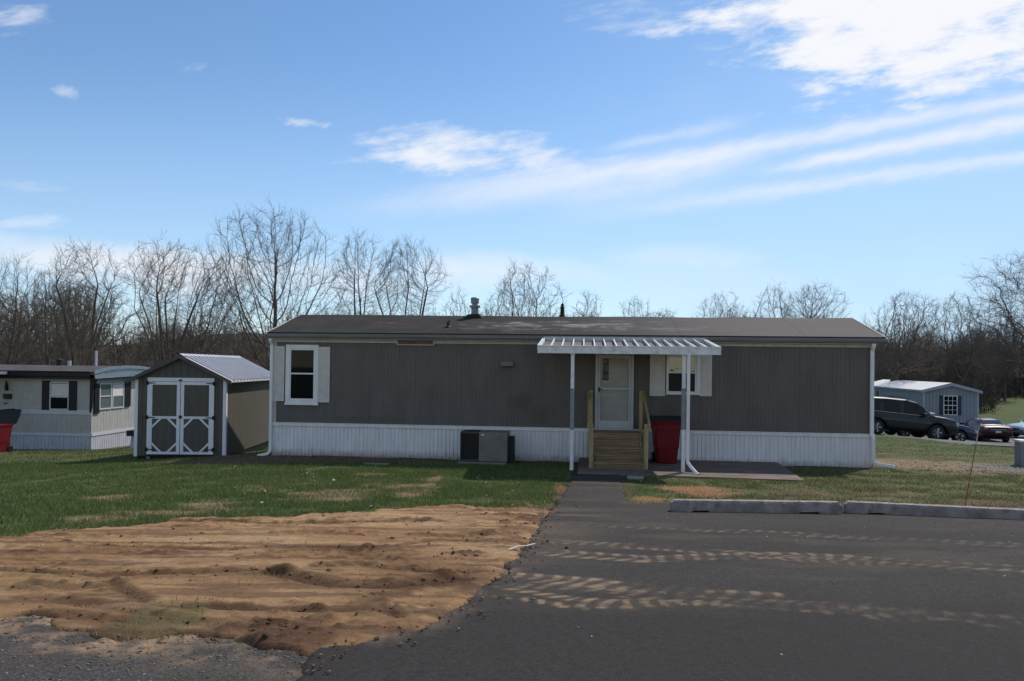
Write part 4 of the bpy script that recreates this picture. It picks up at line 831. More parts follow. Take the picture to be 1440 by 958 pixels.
# ================================================================ WHEEL STOPS
M_stop=mat('cast_concrete',(.265,.215,.19),.85,.25,6,.7,50,dirt=.8,dirtcol=(.11,.088,.07))
def stop_(pA,pB,lab,zoff=0):
    a=hit(*pA); b_=hit(*pB); L=math.hypot(b_[0]-a[0],b_[1]-a[1]); an=math.atan2(b_[1]-a[1],b_[0]-a[0])
    t=thing('wheel_stop',(a[0],a[1],T1(*a)+.024),an,lab,'wheel stop','concrete wheel stops at the lot edge')
    prof=[(.0,.035),(.012,.135),(.03,.165),(.16,.165),(.18,.145),(.195,.0),(.13,.0),(.03,.0),(.0,.0)]
    nu=int(L/.045); us=np.linspace(0,L,nu); w=MB(); k=len(prof); V=[]
    feet=((0,.12),(.42,.62),(L-.64,L-.42),(L-.13,L)); rr=np.random.default_rng(int(a[0]*100)%1000)
    V=[]
    for uu in us:
        infoot=not((.30<uu<.52) or (L-.62<uu<L-.36)); endt=min(1,min(uu,L-uu)/.03+.75)
        for j,(y_,z_) in enumerate(prof):
            z2=z_ if infoot or z_>0.03 else .035; cz=.5; 
            V.append((uu,(y_-.0875)*endt+.0875+rr.normal(0,.0014),z2*(endt if z_>.1 else 1)+rr.normal(0,.0014)))
    F=[(i*k+j,i*k+(j+1)%k,(i+1)*k+(j+1)%k,(i+1)*k+j) for i in range(nu-1) for j in range(k)]+[tuple(range(k))[::-1],tuple(range((nu-1)*k,nu*k))]
    w.raw(V,F).build('beam',M_stop,t)
    for q in (.6,L-.6):
        w=MB(); w.cyl((q,.0975,.16),(q,.0975,.17),.018,n=10); w.build('pin',MATS['old_gutter'],t)
    return t
stop_((945,722.5),(1186,725.8),'shorter-looking concrete wheel stop nearest the walk')
stop_((1189.5,724.6),(1462,735.4),'concrete wheel stop angled toward the right edge, stake behind it')
# ================================================================ SMALL THINGS IN THE YARD
sb=hit(1357,710); sd_=ray(1379,585); Ys=sb[1]+.15; tip=at(1379,588,Ys); 
t=thing('marker_stake',(sb[0],sb[1],T1(*sb)-.02),0,'thin red and white marker stake leaning behind the right wheel stop','stake')
bse=Vector((0,0,0)); tp=Vector((tip[0]-sb[0],tip[1]-sb[1],tip[2]-T1(*sb)+.02))
M_sr=mat('stake_red',(.40,.06,.04),.5); M_sw=mat('stake_white',(.55,.38,.34),.5)
M_sgn=mat('stake_dull',(.16,.11,.06),.6)
w=MB(); w.cyl(bse,tp*.42,.0085,.0075,n=6); w.build('lower_rod',M_sr,t); w=MB(); w.cyl(tp*.42,tp*.70,.0075,.007,n=6); w.build('middle_rod',M_sgn,t); w=MB(); w.cyl(tp*.70,tp*.9,.0075,.0075,n=6); w.build('band',M_sw,t); w=MB(); w.cyl(tp*.9,tp,.009,.008,n=6); w.build('tip',M_sr,t)
ub_=hit(1441.5,655); t=thing('utility_box',(ub_[0],ub_[1],T1(*ub_)-.03),-.2,'grey utility box on the grass at the far right edge','utility box')
w=MB(); w.box(-.16,.35,-.15,.25,0,.66,.012); w.build('body',mat('box_grey',(.22,.21,.23),.6,.08),t); w=MB(); w.box(-.19,.38,-.18,.28,.662,.72,.012); w.build('cap',mat('box_cap_sunlit',(.6,.62,.6),.5),t)  # pale cap colour stands in for sunlight on the box top
bk=hit(519,650); w=MB(); w.box(-.22,.28,-.05,.05,.0,.06,.008); o=w.build('brick',mat('brick_red',(.20,.07,.04),.85,.2)); o.location=(bk[0],bk[1],T1(*bk)); o.rotation_euler=(0,0,HYAW+.03); tag(o,'long reddish brick lying at the foot of the skirting','brick')
w=MB(); w.box(-.30,.30,-.08,.08,.0,.05,.01); o=w.build('concrete_block',mat('pale_block',(.22,.22,.22),.85,.2)); pb2=hit(529,654); o.location=(pb2[0],pb2[1],T1(*pb2)-.01); o.rotation_euler=(0,0,HYAW); tag(o,'flat grey concrete block in the soil before the brick','concrete block')
w=MB(); w.box(-.17,.17,-.08,.08,.0,.06,.008); o=w.build('stepping_stone',mat('stone_pale',(.30,.27,.24),.85,.15)); ps=hit(893.5,674); o.location=(ps[0],ps[1],T1(*ps)); o.rotation_euler=(0,0,-.08); tag(o,'small pale paver lying in front of the patio slab','paver')
# white stick
sk=at(735,776,hit(735,776)[1]); w=MB(); w.tube([(-.13,-.10,.0),(-.03,-.01,.014),(.06,.04,.010),(.14,.12,.012)],.010,.005,(0,0,1)); o=w.build('stick',mat('bleached_wood',(.62,.56,.46),.8)); h_=hit(733,777); o.location=(h_[0],h_[1],T1(*h_)+.05); tag(o,'bleached pale stick on the edge of the asphalt','stick')
# dry weed against the skirting
wd=hit(441,645); w=MB()
for i in range(9):
    a=random.uniform(0,6.28); l=random.uniform(.06,.26); w.cyl((0,0,0),(math.cos(a)*l*.35,math.sin(a)*l*.25,l),.006,.002,n=4)
o=w.build('dry_weed',mat('weed_dark',(.03,.028,.02),.9)); o.location=(wd[0],wd[1],T1(*wd)); tag(o,'small dark dry weed against the white skirting','weed')
for i,(px,py,s_,lab) in enumerate(((469,677,.05,'white stone lying alone in the lawn before the tall window'),(368,709,.04,'small pale stone near the dirt left of centre'),(372,692,.03,'pale pebble in the grass nearer the shed'))):
    h_=hit(px,py); bm=bmesh.new(); bmesh.ops.create_icosphere(bm,subdivisions=2,radius=s_)
    for vv in bm.verts: vv.co*=random.uniform(.8,1.15); vv.co.z*=.6
    me=bpy.data.meshes.new('stone'); bm.to_mesh(me); bm.free(); me.materials.append(MATS.get('pale_stone') or mat('pale_stone',(.55,.53,.5),.8)); o=bpy.data.objects.new('stone',me); COL.objects.link(o); o.location=(h_[0],h_[1],T1(*h_)+s_*.3); tag(o,lab,'stone','pale stones in the lawn')
# ================================================================ SIDE STREET
SIDE=px2([(1236,612),(1290,617),(1340,623.5),(1390,629),(1440,631),(1520,636),(1600,640)])+[(60,46),(60,56),(36,57),(27,50),(22,44),(14,41),(9.5,40),(9.5,38)]
X0,Y0=np.meshgrid(np.arange(8,62,.3),np.arange(30,60,.3),indexing='ij'); nx_,ny_=X0.shape; X0=X0.ravel();Y0=Y0.ravel()
sds=sdpoly(SIDE,X0,Y0); Zs=T(X0,Y0)+np.clip(sds*.5,-.25,.03)
street=np_mesh('street',np.c_[X0,Y0,Zs],grid_faces(nx_,ny_),mat('street_asphalt',(.115,.11,.108),.9,.2,.8,.3,30)); tag(street,'pale grey side street where the cars are parked',kind='structure')
# ================================================================ NEIGHBOUR ON THE LEFT
NZ=-1.06; nb=thing('mobile_home',(-16.55,30,NZ),-.06,'cream mobile home with purple shutters left of the shed','mobile home')
M_ncr=mat('cream_siding',(.38,.36,.33),.6,.08,3,dirt=.15); M_nsk=mat('pale_lilac_skirt',(.44,.43,.47),.6,.1,3,dirt=.2,dirtcol=(.28,.25,.24)); M_nwh=mat('neighbour_white',(.50,.50,.52),.5,.05,4)
M_pur=mat('purple_shutter',(.012,.009,.020),.5,.1,4); M_nfa=mat('dark_fascia',(.016,.016,.022),.5); M_nblue=mat('pale_blue_metal',(.17,.22,.26),.4,.2,5,dirt=.4,dirtcol=(.16,.2,.24),stretch=(1,1,6)); M_nrf=mat('neighbour_roof',(.075,.068,.064),.9,.2,2)
w=MB(); NWd=4.3; ribbed(w,-14,0,.66,2.85,0,.2,.014,.005); w.box(-14,-.002,.012,NWd,.3,2.9)
a=0
while a<NWd: e=min(a+.2,NWd); w.box(-.002,.006,a,e-.014,.66,2.85); a+=.2
w.build('wall',M_ncr,nb)
w=MB(); ribbed(w,-14,.0,-.2,.56,-.005,.15,.03,.012); a=0
while a<NWd: e=min(a+.15,NWd); w.box(-.002,.016,a,e-.02,-.3,.56); a+=.15
w.build('skirting',M_nsk,nb)
w=MB(); w.box(-14,.02,-.03,-.004,.55,.665); w.box(.014,.04,0,NWd,.55,.67); w.box(-14,0,-.022,-.004,1.40,1.57); w.build('trim_band',M_nwh,nb)
w=MB(); w.box(-14,.06,-.24,.0,2.80,2.93); w.box(-14,.10,-.30,-.24,2.90,3.11,.01); w.build('fascia',M_nfa,nb)
w=MB(); w.prism([(-.05,1.48),(.14,2.8),(-.05,2.8)],-.05,-.035,1); w.box(-.05,.03,-.04,-.02,1.48,2.8); w.prism([(-.035,2.8),(.30,2.8),(-.035,1.48)],.018,.03,0); w.build('corner_panel',M_nfa,nb)
NR=lambda vv:3.10+.22*(1-((vv-2.15)/2.45)**2)
vs2=np.linspace(-.30,4.6,14); w=MB(); prof=[(v_,NR(v_)) for v_ in vs2]+[(v_,NR(v_)-.06) for v_ in vs2[::-1]]
w.prism(prof,-14,.24,0); nr_=w.build('roof',M_nrf,nb)
w=MB(); prof=[(v_,NR(v_)+.02) for v_ in vs2]+[(4.5,2.95),(-.2,2.82)]; w.prism(prof,.245,.27,0)
w.prism([(v_,NR(v_)+.035) for v_ in vs2]+[(v_,NR(v_)-.10) for v_ in vs2[::-1]],.272,.30,0); w.prism([(v_,NR(v_)-.14) for v_ in vs2[2:-2]]+[(v_,NR(v_)-.17) for v_ in vs2[::-1][2:-2]],.272,.285,0); w.build('gable_panel',M_nblue,nr_)
w=MB(); w.box(.0,.25,-.2,4.5,2.80,2.86); w.build('gable_soffit',M_nfa,nr_)
w=MB(); w.cyl((-.85,1.6,3.3),(-.85,1.6,3.95),.05,n=8); w.build('vent_pipe',M_nwh,nr_); w=MB(); w.cyl((-2.6,1.8,3.3),(-2.6,1.8,3.55),.12,.1,n=12); w.cyl((-2.6,1.8,3.55),(-2.6,1.8,3.62),.16,.06,n=12); w.build('roof_vent',M_nfa,nr_)
w=MB(); w.cyl((-2.2,1.9,3.3),(-2.2,1.9,3.52),.07,.07,n=10); w.build('roof_vent',M_nwh,nr_)
k_=35.65
def nu(px): return (px-131)/k_
def nwin(u0,u1,z0,z1,axis,lab=None,blind=True):
    def bx(w,a0,a1,d0,d1,z0,z1):
        if axis==0: w.box(a0,a1,-d1,-d0,z0,z1)
        else: w.box(.012+d0,.012+d1,a0,a1,z0,z1)
    w=MB(); t=.05; 
    for q in ((u0-t,u0,z0-t,z1+t),(u1,u1+t,z0-t,z1+t),(u0,u1,z1,z1+t),(u0,u1,z0-t,z0),(u0,u1,(z0+z1)/2-.02,(z0+z1)/2+.02)): bx(w,q[0],q[1],.0,.04,q[2],q[3])
    f=w.build('window',M_nwh,nb,label=lab)
    w=MB(); bx(w,u0,u1,.0,.014,z0,z1); w.build('pane',M_gl if axis==0 else glass_mat('side_glass%d'%int(u0*10),(.10,.12,.12),.05,.8),f)
    if blind: w=MB(); bx(w,u0+.01,u1-.01,.0145,.018,(z0+z1)/2-.06,z1-.02); w.build('blind',MATS['bone_shutter'],f)
    return f
def nsh(par,u0,u1,z0,z1,axis):
    w=MB()
    if axis==0: w.box(u0,u1,-.045,-.002,z0,z1,.005)
    else: w.box(.014,.06,u0,u1,z0,z1,.005)
    w.build('shutter',M_pur,par)
f=nwin(nu(71)+.02,nu(97.6)-.02,1.62,2.62,0); nsh(f,nu(59),nu(70.3),1.56,2.72,0); nsh(f,nu(98.3),nu(109.6),1.56,2.72,0)
f=nwin(.50,1.22,1.62,2.58,1,blind=False); nsh(f,.12,.44,1.42,2.62,1)
f=nwin(1.38,2.12,1.62,2.58,1,blind=True); nsh(f,2.22,2.66,1.60,2.66,1)
w=MB(); w.box(nu(4),nu(14.5),-.12,-.01,1.98,2.18,.01); w.build('mailbox',M_black,nb)
w=MB(); w.box(nu(5),nu(7.6),-.10,-.0,1.78,1.82); w.build('newspaper_hook',M_black,nb); w=MB(); w.box(nu(7),nu(9.2),-.16,-.01,2.30,2.55,.02); w.cyl((nu(8.2),-.1,2.55),(nu(8.2),-.1,2.70),.05,.02,n=8); w.build('wall_lamp',M_black,nb)
w=MB(); w.box(-8,nu(15.5),-1.5,-.31,2.95,3.06,.01); w.box(-8,nu(15.5)+.02,-1.55,-1.5,2.86,3.20,.01); w.build('porch_roof',M_nblue,nb)
w=MB(); w.box(nu(17.5),nu(26.5),-.95,-.90,.25,1.62); w.box(nu(17.5),nu(26.5),-.9,-.5,.2,.3); w.box(nu(17.8),nu(19.5),-.9,-.03,1.5,1.6); w.build('porch_side_panel',mat('dark_brown_board',(.045,.028,.03),.7),nb)
def bin_at(px,py,d,rz,op,label,mk):
    X=(px-720)/F_PX*d; Z=T1(X,d)-.0; return bin_('wheeled_bin',(X,d,Z),rz,op,label,mk,.95)
bin_at(0,637,26,-.15,True,'red wheeled bin with open dark lid by the cream mobile home',True)
# dark bench beside it
bp_=( -15.3,31.6); bn=thing('bench',(bp_[0],bp_[1],T1(*bp_)),1.5,'dark low plank bench against the cream home by the shed','bench')
w=MB(); w.box(-.9,1.1,-.16,.16,.52,.74,.01); w.build('seat',M_nfa,bn)
for q in (-.7,.8): w=MB(); w.prism([(q,0),(q+.05,0),(q+.16,.52),(q+.10,.52)],-.12,.12,1); w.build('leg',MATS['pale_lilac_skirt'],bn)
# ================================================================ NEIGHBOUR ON THE RIGHT
rhz=-1.95; rh=thing('mobile_home',(29.75,55,rhz),-R_(12.1),'pale blue grey mobile home behind the parked cars','mobile home')
M_rb=mat('blue_grey_siding',(.24,.262,.30),.55,.06,3); M_rr=mat('white_metal_roof',(.62,.60,.57),.5,.08,3); M_rt=mat('grey_blue_trim',(.34,.36,.42),.5,.05); M_rsh=mat('navy_shutter',(.03,.045,.07),.5)
RW,RL,RE,RP=3.62,18,3.05,3.60
w=MB(); ribbed(w,0,RW,.2,RE,0,.22,.03,.02); w.box(0,RW,.02,RL,-.3,RE-.03); w.prism([(0,RE-.03),(RW,RE-.03),(RW/2,RP-.08)],.02,RL,1); w.prism([(0,RE),(RW,RE),(RW/2,RP-.08)],0,.02,1); w.build('wall',M_rb,rh)
w=MB(); w.prism([(-.15,RE-.04),(-.15,RE+.03),(RW/2,RP+.03),(RW+.15,RE+.03),(RW+.15,RE-.04),(RW/2,RP-.05)],-.20,RL+.1,1); rr_=w.build('roof',M_rr,rh)
w=MB(); w.prism([(-.18,RE-.16),(-.18,RE+.035),(RW/2,RP+.035),(RW+.18,RE+.035),(RW+.18,RE-.16),(RW/2,RP-.20)],-.26,-.202,1); w.build('gable_trim',M_rt,rr_)
w=MB(); w.box(-.02,.13,-.03,-.001,.2,RE-.1); w.box(RW-.13,RW+.02,-.03,-.001,.2,RE-.1); w.build('corner_trim',M_rt,rh)
w=MB(); w.box(-.17,-.15,-.2,RL,RE-.1,RE+.01); w.build('gutter',M_rt,rr_)
w=MB(); g0,g1,z0,z1=1.38,2.20,1.36,2.66
for q in ((g0-.05,g0,z0-.05,z1+.05),(g1,g1+.05,z0-.05,z1+.05),(g0,g1,z1,z1+.05),(g0,g1,z0-.05,z0),(g0,g1,(z0+z1)/2-.025,(z0+z1)/2+.025)): w.box(q[0],q[1],-.06,-.001,q[2],q[3])
for i in (1,2): q=g0+(g1-g0)*i/3; w.box(q-.012,q+.012,-.05,-.02,z0,z1)
for i in (1,3): q=z0+(z1-z0)*i/4; w.box(g0,g1,-.05,-.02,q-.012,q+.012)
f=w.build('window',mat('rh_white',(.7,.7,.7),.5),rh); w=MB(); w.box(g0,g1,-.02,-.001,z0,z1); w.build('pane',M_gl,f)
for a_,b_ in ((g0-.30,g0-.07),(g1+.07,g1+.30)): w=MB(); w.box(a_,b_,-.05,-.001,z0-.05,z1+.05); w.build('shutter',M_rsh,f)
w=MB(); w.box(-.06,-.001,11.5,13.2,2.05,2.75); f=w.build('window',M_rt,rh); w=MB(); w.box(-.075,-.061,11.9,12.8,2.12,2.68); w.build('pane',M_gl,f)
# far white shed between the trees
t=thing('far_house',(77,118,-1.0+T1(77,118)+1.0),.2,'low white house showing through the trees at the far right','house')
w=MB(); w.box(-5,6,0,6,0,2.6); w.build('wall',mat('far_white',(.6,.58,.52),.7),t); w=MB(); w.prism([(-.4,2.6),(6.4,2.6),(3,4.2)],-5.4,6.4,0); w.build('roof',mat('far_roof',(.5,.48,.45),.7),t)
# ================================================================ CARS
M_tyre=mat('tyre',(.018,.018,.018),.85); M_rim=mat('rim',(.35,.35,.36),.3,.05,5,metal=.8); M_rimd=mat('rim_dark',(.05,.05,.055),.4); M_cgl=glass_mat('car_glass',(.004,.006,.008),.04,.25)
M_ch=mat('chrome',(.6,.6,.6),.15,.02,3,metal=1); M_hl=glass_mat('headlight',(.5,.52,.5),.1,.8); M_tl=mat('tail_light',(.22,.01,.015),.25); M_pl=mat('plate_white',(.55,.55,.52),.5)
def paint(name,col,metal=.5,rough=.25):
    m,nt,b,v=base_mat(name); b.inputs['Base Color'].default_value=(*col,1); b.inputs['Metallic'].default_value=metal; b.inputs['Roughness'].default_value=rough; b.inputs['Coat Weight'].default_value=.35; b.inputs['Specular IOR Level'].default_value=.3; b.inputs['Coat Roughness'].default_value=.05; return m
def car(name,loc,rz,pitch,pt,st,hw,rw,wx,label,cat,group,rimm,hatch,beltf):
    """st: (x, z bottom, z belt, z top, width factor low, width factor top)"""
    t=thing(name,loc,rz,label,cat,group); t.rotation_euler=(0,pitch,rz)
    # resample the stations for a smooth shell
    xs=[s[0] for s in st]; g=np.unique(np.r_[np.linspace(xs[0],xs[-1],56),xs]); I=lambda k:np.interp(g,xs,[s[k] for s in st])
    zb,zl,zt,wl,wt=[I(k) for k in range(1,6)]
    def sec(i):
        W_=hw*wl[i]; Wt=hw*wt[i]; b0=zb[i]; l=zl[i]; tp=zt[i]
        h=tp-l; pts=[(0,b0),(W_*.86,b0),(W_*.96,b0+.07),(W_,b0+.22),(W_*1.0,(b0+l)/2+.05),(W_*.985,l-.07),(W_*.955,l)]
        if h>.18: pts+=[(W_*.955+(Wt-W_*.955)*.5,l+h*.5),(Wt+.015,tp-.09),(Wt-.05,tp-.03),(Wt*.6,tp),(0,tp+.012)]
        else: pts+=[(W_*.93,l+h*.35),(W_*.88,l+h*.65),(W_*.75,l+h*.85),(W_*.45,tp),(0,tp+.01)]
        return pts
    S_=[sec(i) for i in range(len(g))]; k=len(S_[0]); V=[];F=[]
    for i,x in enumerate(g):
        for y,z in S_[i]: V.append((x,y,z))
        for y,z in S_[i][1:-1][::-1]: V.append((x,-y,z))
    m=2*k-2
    # wheel arches cut into the lower edge
    V2=[]
    for (x,y,z) in V:
        for wc in wx:
            r=rw+.075; dx=abs(x-wc)
            if dx<r and abs(y)>hw*.5:
                za=rw+math.sqrt(r*r-dx*dx)
                if z<za: z=min(max(z,za),max(z,za))
        V2.append((x,y,z))
    for i in range(len(g)-1):
        for j in range(m): F.append((i*m+j,i*m+(j+1)%m,(i+1)*m+(j+1)%m,(i+1)*m+j))
    F+=[tuple(range(m))[::-1],tuple(range((len(g)-1)*m,len(g)*m))]
    w=MB(); w.raw(V2,F); body=w.build('body',pt,t,True)
    me=body.data
    # glass follows the shell
    w=MB(); gi=[i for i in range(len(g)) if zt[i]-zl[i]>.33]
    def side(a,b_,sg):
        ii=[i for i in range(len(g)) if a<=g[i]<=b_ and zt[i]-zl[i]>.16]; V=[]; 
        for i in ii:
            h=zt[i]-zl[i]; W_=hw*wl[i]*.955; Wt=hw*wt[i]+.015; z0=zl[i]+.03; z1=zt[i]-.11
            if z1<z0+.02: z1=z0+.02
            for z in (z0,(z0+z1)/2,z1):
                f=(z-zl[i])/max(h-.09,.05); f=min(f,1); V.append((g[i],sg*(W_+(Wt-W_)*f+.012),z))
        n=len(ii); w=MB(); w.raw(V,[(i*3+j,i*3+j+1,i*3+4+j,i*3+3+j) for i in range(n-1) for j in range(2)]); return w.build('side_window',M_cgl,t,True)
    for sg in (-1,1):
        for a,b_ in beltf: side(a,b_,sg)
    def top(a,b_,nm):
        ii=[i for i in range(len(g)) if a<=g[i]<=b_]; V=[]
        for i in ii:
            for q in (-.86,-.43,0,.43,.86): V.append((g[i],q*hw*wt[i]*.98,zt[i]+.022-.02*abs(q)))
        n=len(ii); w=MB(); w.raw(V,[(i*5+j,i*5+j+1,i*5+6+j,i*5+5+j) for i in range(n-1) for j in range(4)]); return w.build(nm,M_cgl,t,True)
    top(*hatch[0],'windscreen'); top(*hatch[1],'rear_window')
    for wc in wx:
        for sg in (-1,1):
            w=MB(); n=28; y0,y1=sg*(hw-.24),sg*(hw-.015); w.cyl((wc,y0,rw),(wc,y1-sg*.03,rw),rw,n=n); w.cyl((wc,y1-sg*.03,rw),(wc,y1,rw),rw,rw*.9,n=n); wh=w.build('wheel',M_tyre,t,True)
            w=MB(); w.cyl((wc,y1-sg*.005,rw),(wc,y1+sg*.006,rw),rw*.62,n=n); w.build('rim',rimm,wh); w=MB()
            for q in range(5):
                an=q*2*math.pi/5; w.cyl((wc,y1+sg*.01,rw),(wc+math.cos(an)*rw*.56,y1+sg*.01,rw+math.sin(an)*rw*.56),.035,.05,n=5)
            w.build('spokes',M_rim if rimm is not M_rim else M_rimd,wh)
            w=MB(); w.cyl((wc,sg*(hw-.35),rw+.03),(wc,sg*(hw-.03),rw+.03),rw+.05,n=n); 
    # floor / wheel wells
    w=MB(); w.box(g[0]+.25,g[-1]-.25,-hw*.8,hw*.8,zb.min()+.0,zb.min()+.35); w.build('underbody',M_black,t)
    for sg in (-1,1):
        xm=[x for x,_ in [(beltf[-1][1],0)]][0]; i=int(np.argmin(abs(g-(xm-.12)))); w=MB(); w.box(xm-.22,xm-.06,sg*hw*1.0 if sg>0 else -hw*1.0-.20,hw*1.0+.20 if sg>0 else -hw,zl[i]+.0,zl[i]+.16,.03); w.build('mirror',pt,t)
    return t,g,zb,zl,zt
P_suv=paint('dark_slate_paint',(.006,.008,.009),.0,.45); P_red=paint('dark_red_paint',(.020,.003,.009),.2,.3); P_blue=paint('blue_paint',(.022,.032,.075),.3,.3); P_sil=paint('silver_blue_paint',(.22,.28,.34),.6,.3)
suvst=[(-2.35,.55,1.05,1.12,.90,.74),(-2.28,.42,1.12,1.45,.96,.76),(-2.15,.36,1.14,1.72,.98,.78),(-1.9,.34,1.15,1.80,1,.80),(-1.0,.32,1.14,1.84,1,.80),(0,.32,1.12,1.83,1,.80),(.45,.32,1.10,1.76,1,.79),(.75,.32,1.09,1.62,1,.78),(1.05,.32,1.07,1.36,1,.80),(1.30,.34,1.08,1.20,1,.88),(1.8,.36,1.06,1.16,1,.88),(2.2,.38,1.0,1.10,.97,.86),(2.38,.40,.92,1.02,.92,.82),(2.44,.46,.80,.90,.88,.78)]
zA=T1(17.4,36.8); zB=T1(20.2,37.0); sp_=math.atan2(zA-zB,2.8)
suv,g,zb,zl,zt=car('suv',(18.72,36.95,(zA+zB)/2+.02),-.03,sp_,P_suv,suvst,.96,.39,(-1.42,1.40),'dark sport utility vehicle parked at the end of the grey home','car','vehicles parked on the side street',M_rimd,((.5,1.22),(-2.24,-1.95)),[(-2.0,-1.25),(-1.18,-.28),(-.20,.86)])
for sg in (-1,1):
    w=MB(); w.tube([(-1.9,sg*.70,1.82),(-1.6,sg*.70,1.90),(-.3,sg*.70,1.92),(.1,sg*.70,1.86)],.02,.02,(0,1,.001)); w.build('roof_rail',M_rimd,suv)
    w=MB(); w.box(2.28,2.41,sg*.80-.09,sg*.80+.04,.78,.93,.02); w.build('headlight',M_hl,suv)
    w=MB(); w.box(-2.37,-2.25,sg*.82-.08,sg*.82+.05,1.0,1.3,.02); w.build('tail_light',M_tl,suv)
    w=MB(); w.raw([(-2.0,sg*.935,1.165),(.95,sg*.935,1.115),(.95,sg*.935,1.135),(-2.0,sg*.935,1.185)],[(0,1,2,3)]); w.build('belt_trim',M_rim,suv)
w=MB(); w.box(2.40,2.46,-.55,.55,.55,.80,.02); w.build('grille',M_black,suv)
sedst=[(-2.35,.50,.80,.86,.82,.7),(-2.28,.38,.95,1.0,.92,.78),(-2.1,.32,1.0,1.06,.97,.80),(-1.7,.28,.99,1.08,1,.78),(-1.35,.26,.97,1.20,1,.72),(-.9,.25,.96,1.38,1,.70),(-.3,.24,.95,1.44,1,.70),(.2,.24,.94,1.42,1,.70),(.6,.24,.93,1.28,1,.71),(1.0,.25,.92,1.06,1,.76),(1.2,.26,.91,.98,1,.82),(1.8,.28,.84,.91,.97,.82),(2.15,.32,.74,.80,.9,.76),(2.32,.4,.62,.68,.80,.68),(2.36,.48,.56,.60,.74,.62)]
def sedan(loc,rz,pt,label,pitch=0,rm=None):
    t,g,zb,zl,zt=car('sedan',loc,rz,pitch,pt,sedst,.90,.33,(-1.38,1.36),label,'car','vehicles parked on the side street',rm or M_rim,((.25,1.02),(-1.62,-.95)),[(-1.35,-.25),(-.18,.92)])
    for sg in (-1,1):
        w=MB(); w.box(2.12,2.30,sg*.68-.12,sg*.68+.10,.60,.74,.02); w.build('headlight',M_hl,t)
        w=MB(); w.box(-2.36,-2.22,sg*.66-.14,sg*.66+.14,.78,.93,.02); w.build('tail_light',M_tl,t)
    w=MB(); w.box(-2.39,-2.33,-.42,.42,.84,.88,.005); w.build('boot_trim',M_ch,t)
    w=MB(); w.box(-2.385,-2.36,-.16,.16,.66,.78); w.build('number_plate',M_pl,t)
    return t
hd=math.atan2(.978,.208)
rc=(30.25,48.8); sedan((rc[0],rc[1],T1(*rc)+.03),hd,P_red,'dark red sedan seen from behind beside the blue grey home',.0)
bc=(21.45,39.6); sedan((bc[0],bc[1],T1(*bc)+.04),-.05,P_blue,'blue sedan mostly hidden behind the dark sport utility vehicle',.09)
sc_=(36.0,51.6); sedan((sc_[0],sc_[1],T1(*sc_)+.03),math.pi+.15,P_sil,'silver sedan cut off by the right edge of the view')
# ================================================================ TREES
# bare trees: limbs grow toward points spread through the crown's volume, then every thin shoot sprouts twigs
def crown_points(kind,n,h,sp,r):
    out=[]
    while len(out)<n:
        p=r.uniform(-1,1,3); z=(p[2]+1)/2; rad=math.hypot(p[0],p[1]); 
        if kind=='oak':
            c0=.17; w=math.sqrt(max(0,1-((z-.42)/.60)**2)) if z>.42 else math.sqrt(max(0,1-((.42-z)/.46)**2)); zz=c0+(1-c0)*z
        elif kind=='vase':
            c0=.12; w=.40+.60*z**.8 if z<.72 else math.sqrt(max(0,1-((z-.72)/.30)**2)); zz=c0+(1-c0)*z
        elif kind=='slim':
            c0=.16; w=math.sqrt(max(0,1-((z-.5)/.52)**2))*(.75+.25*math.sin(z*9+1)); zz=c0+(1-c0)*z
        else:
            c0=.36; w=math.sqrt(max(0,1-((z-.45)/.56)**2)); zz=c0+(1-c0)*z
        if rad>w: continue
        if r.random()> .35+.65*(rad/max(w,.01)): continue          # fuller toward the outside
        lump=.78+.3*math.sin(math.atan2(p[1],p[0])*3+z*5+sp)
        out.append((p[0]*sp*lump,p[1]*sp*lump,zz*h*(1-.05*r.random())))
    return np.array(out)
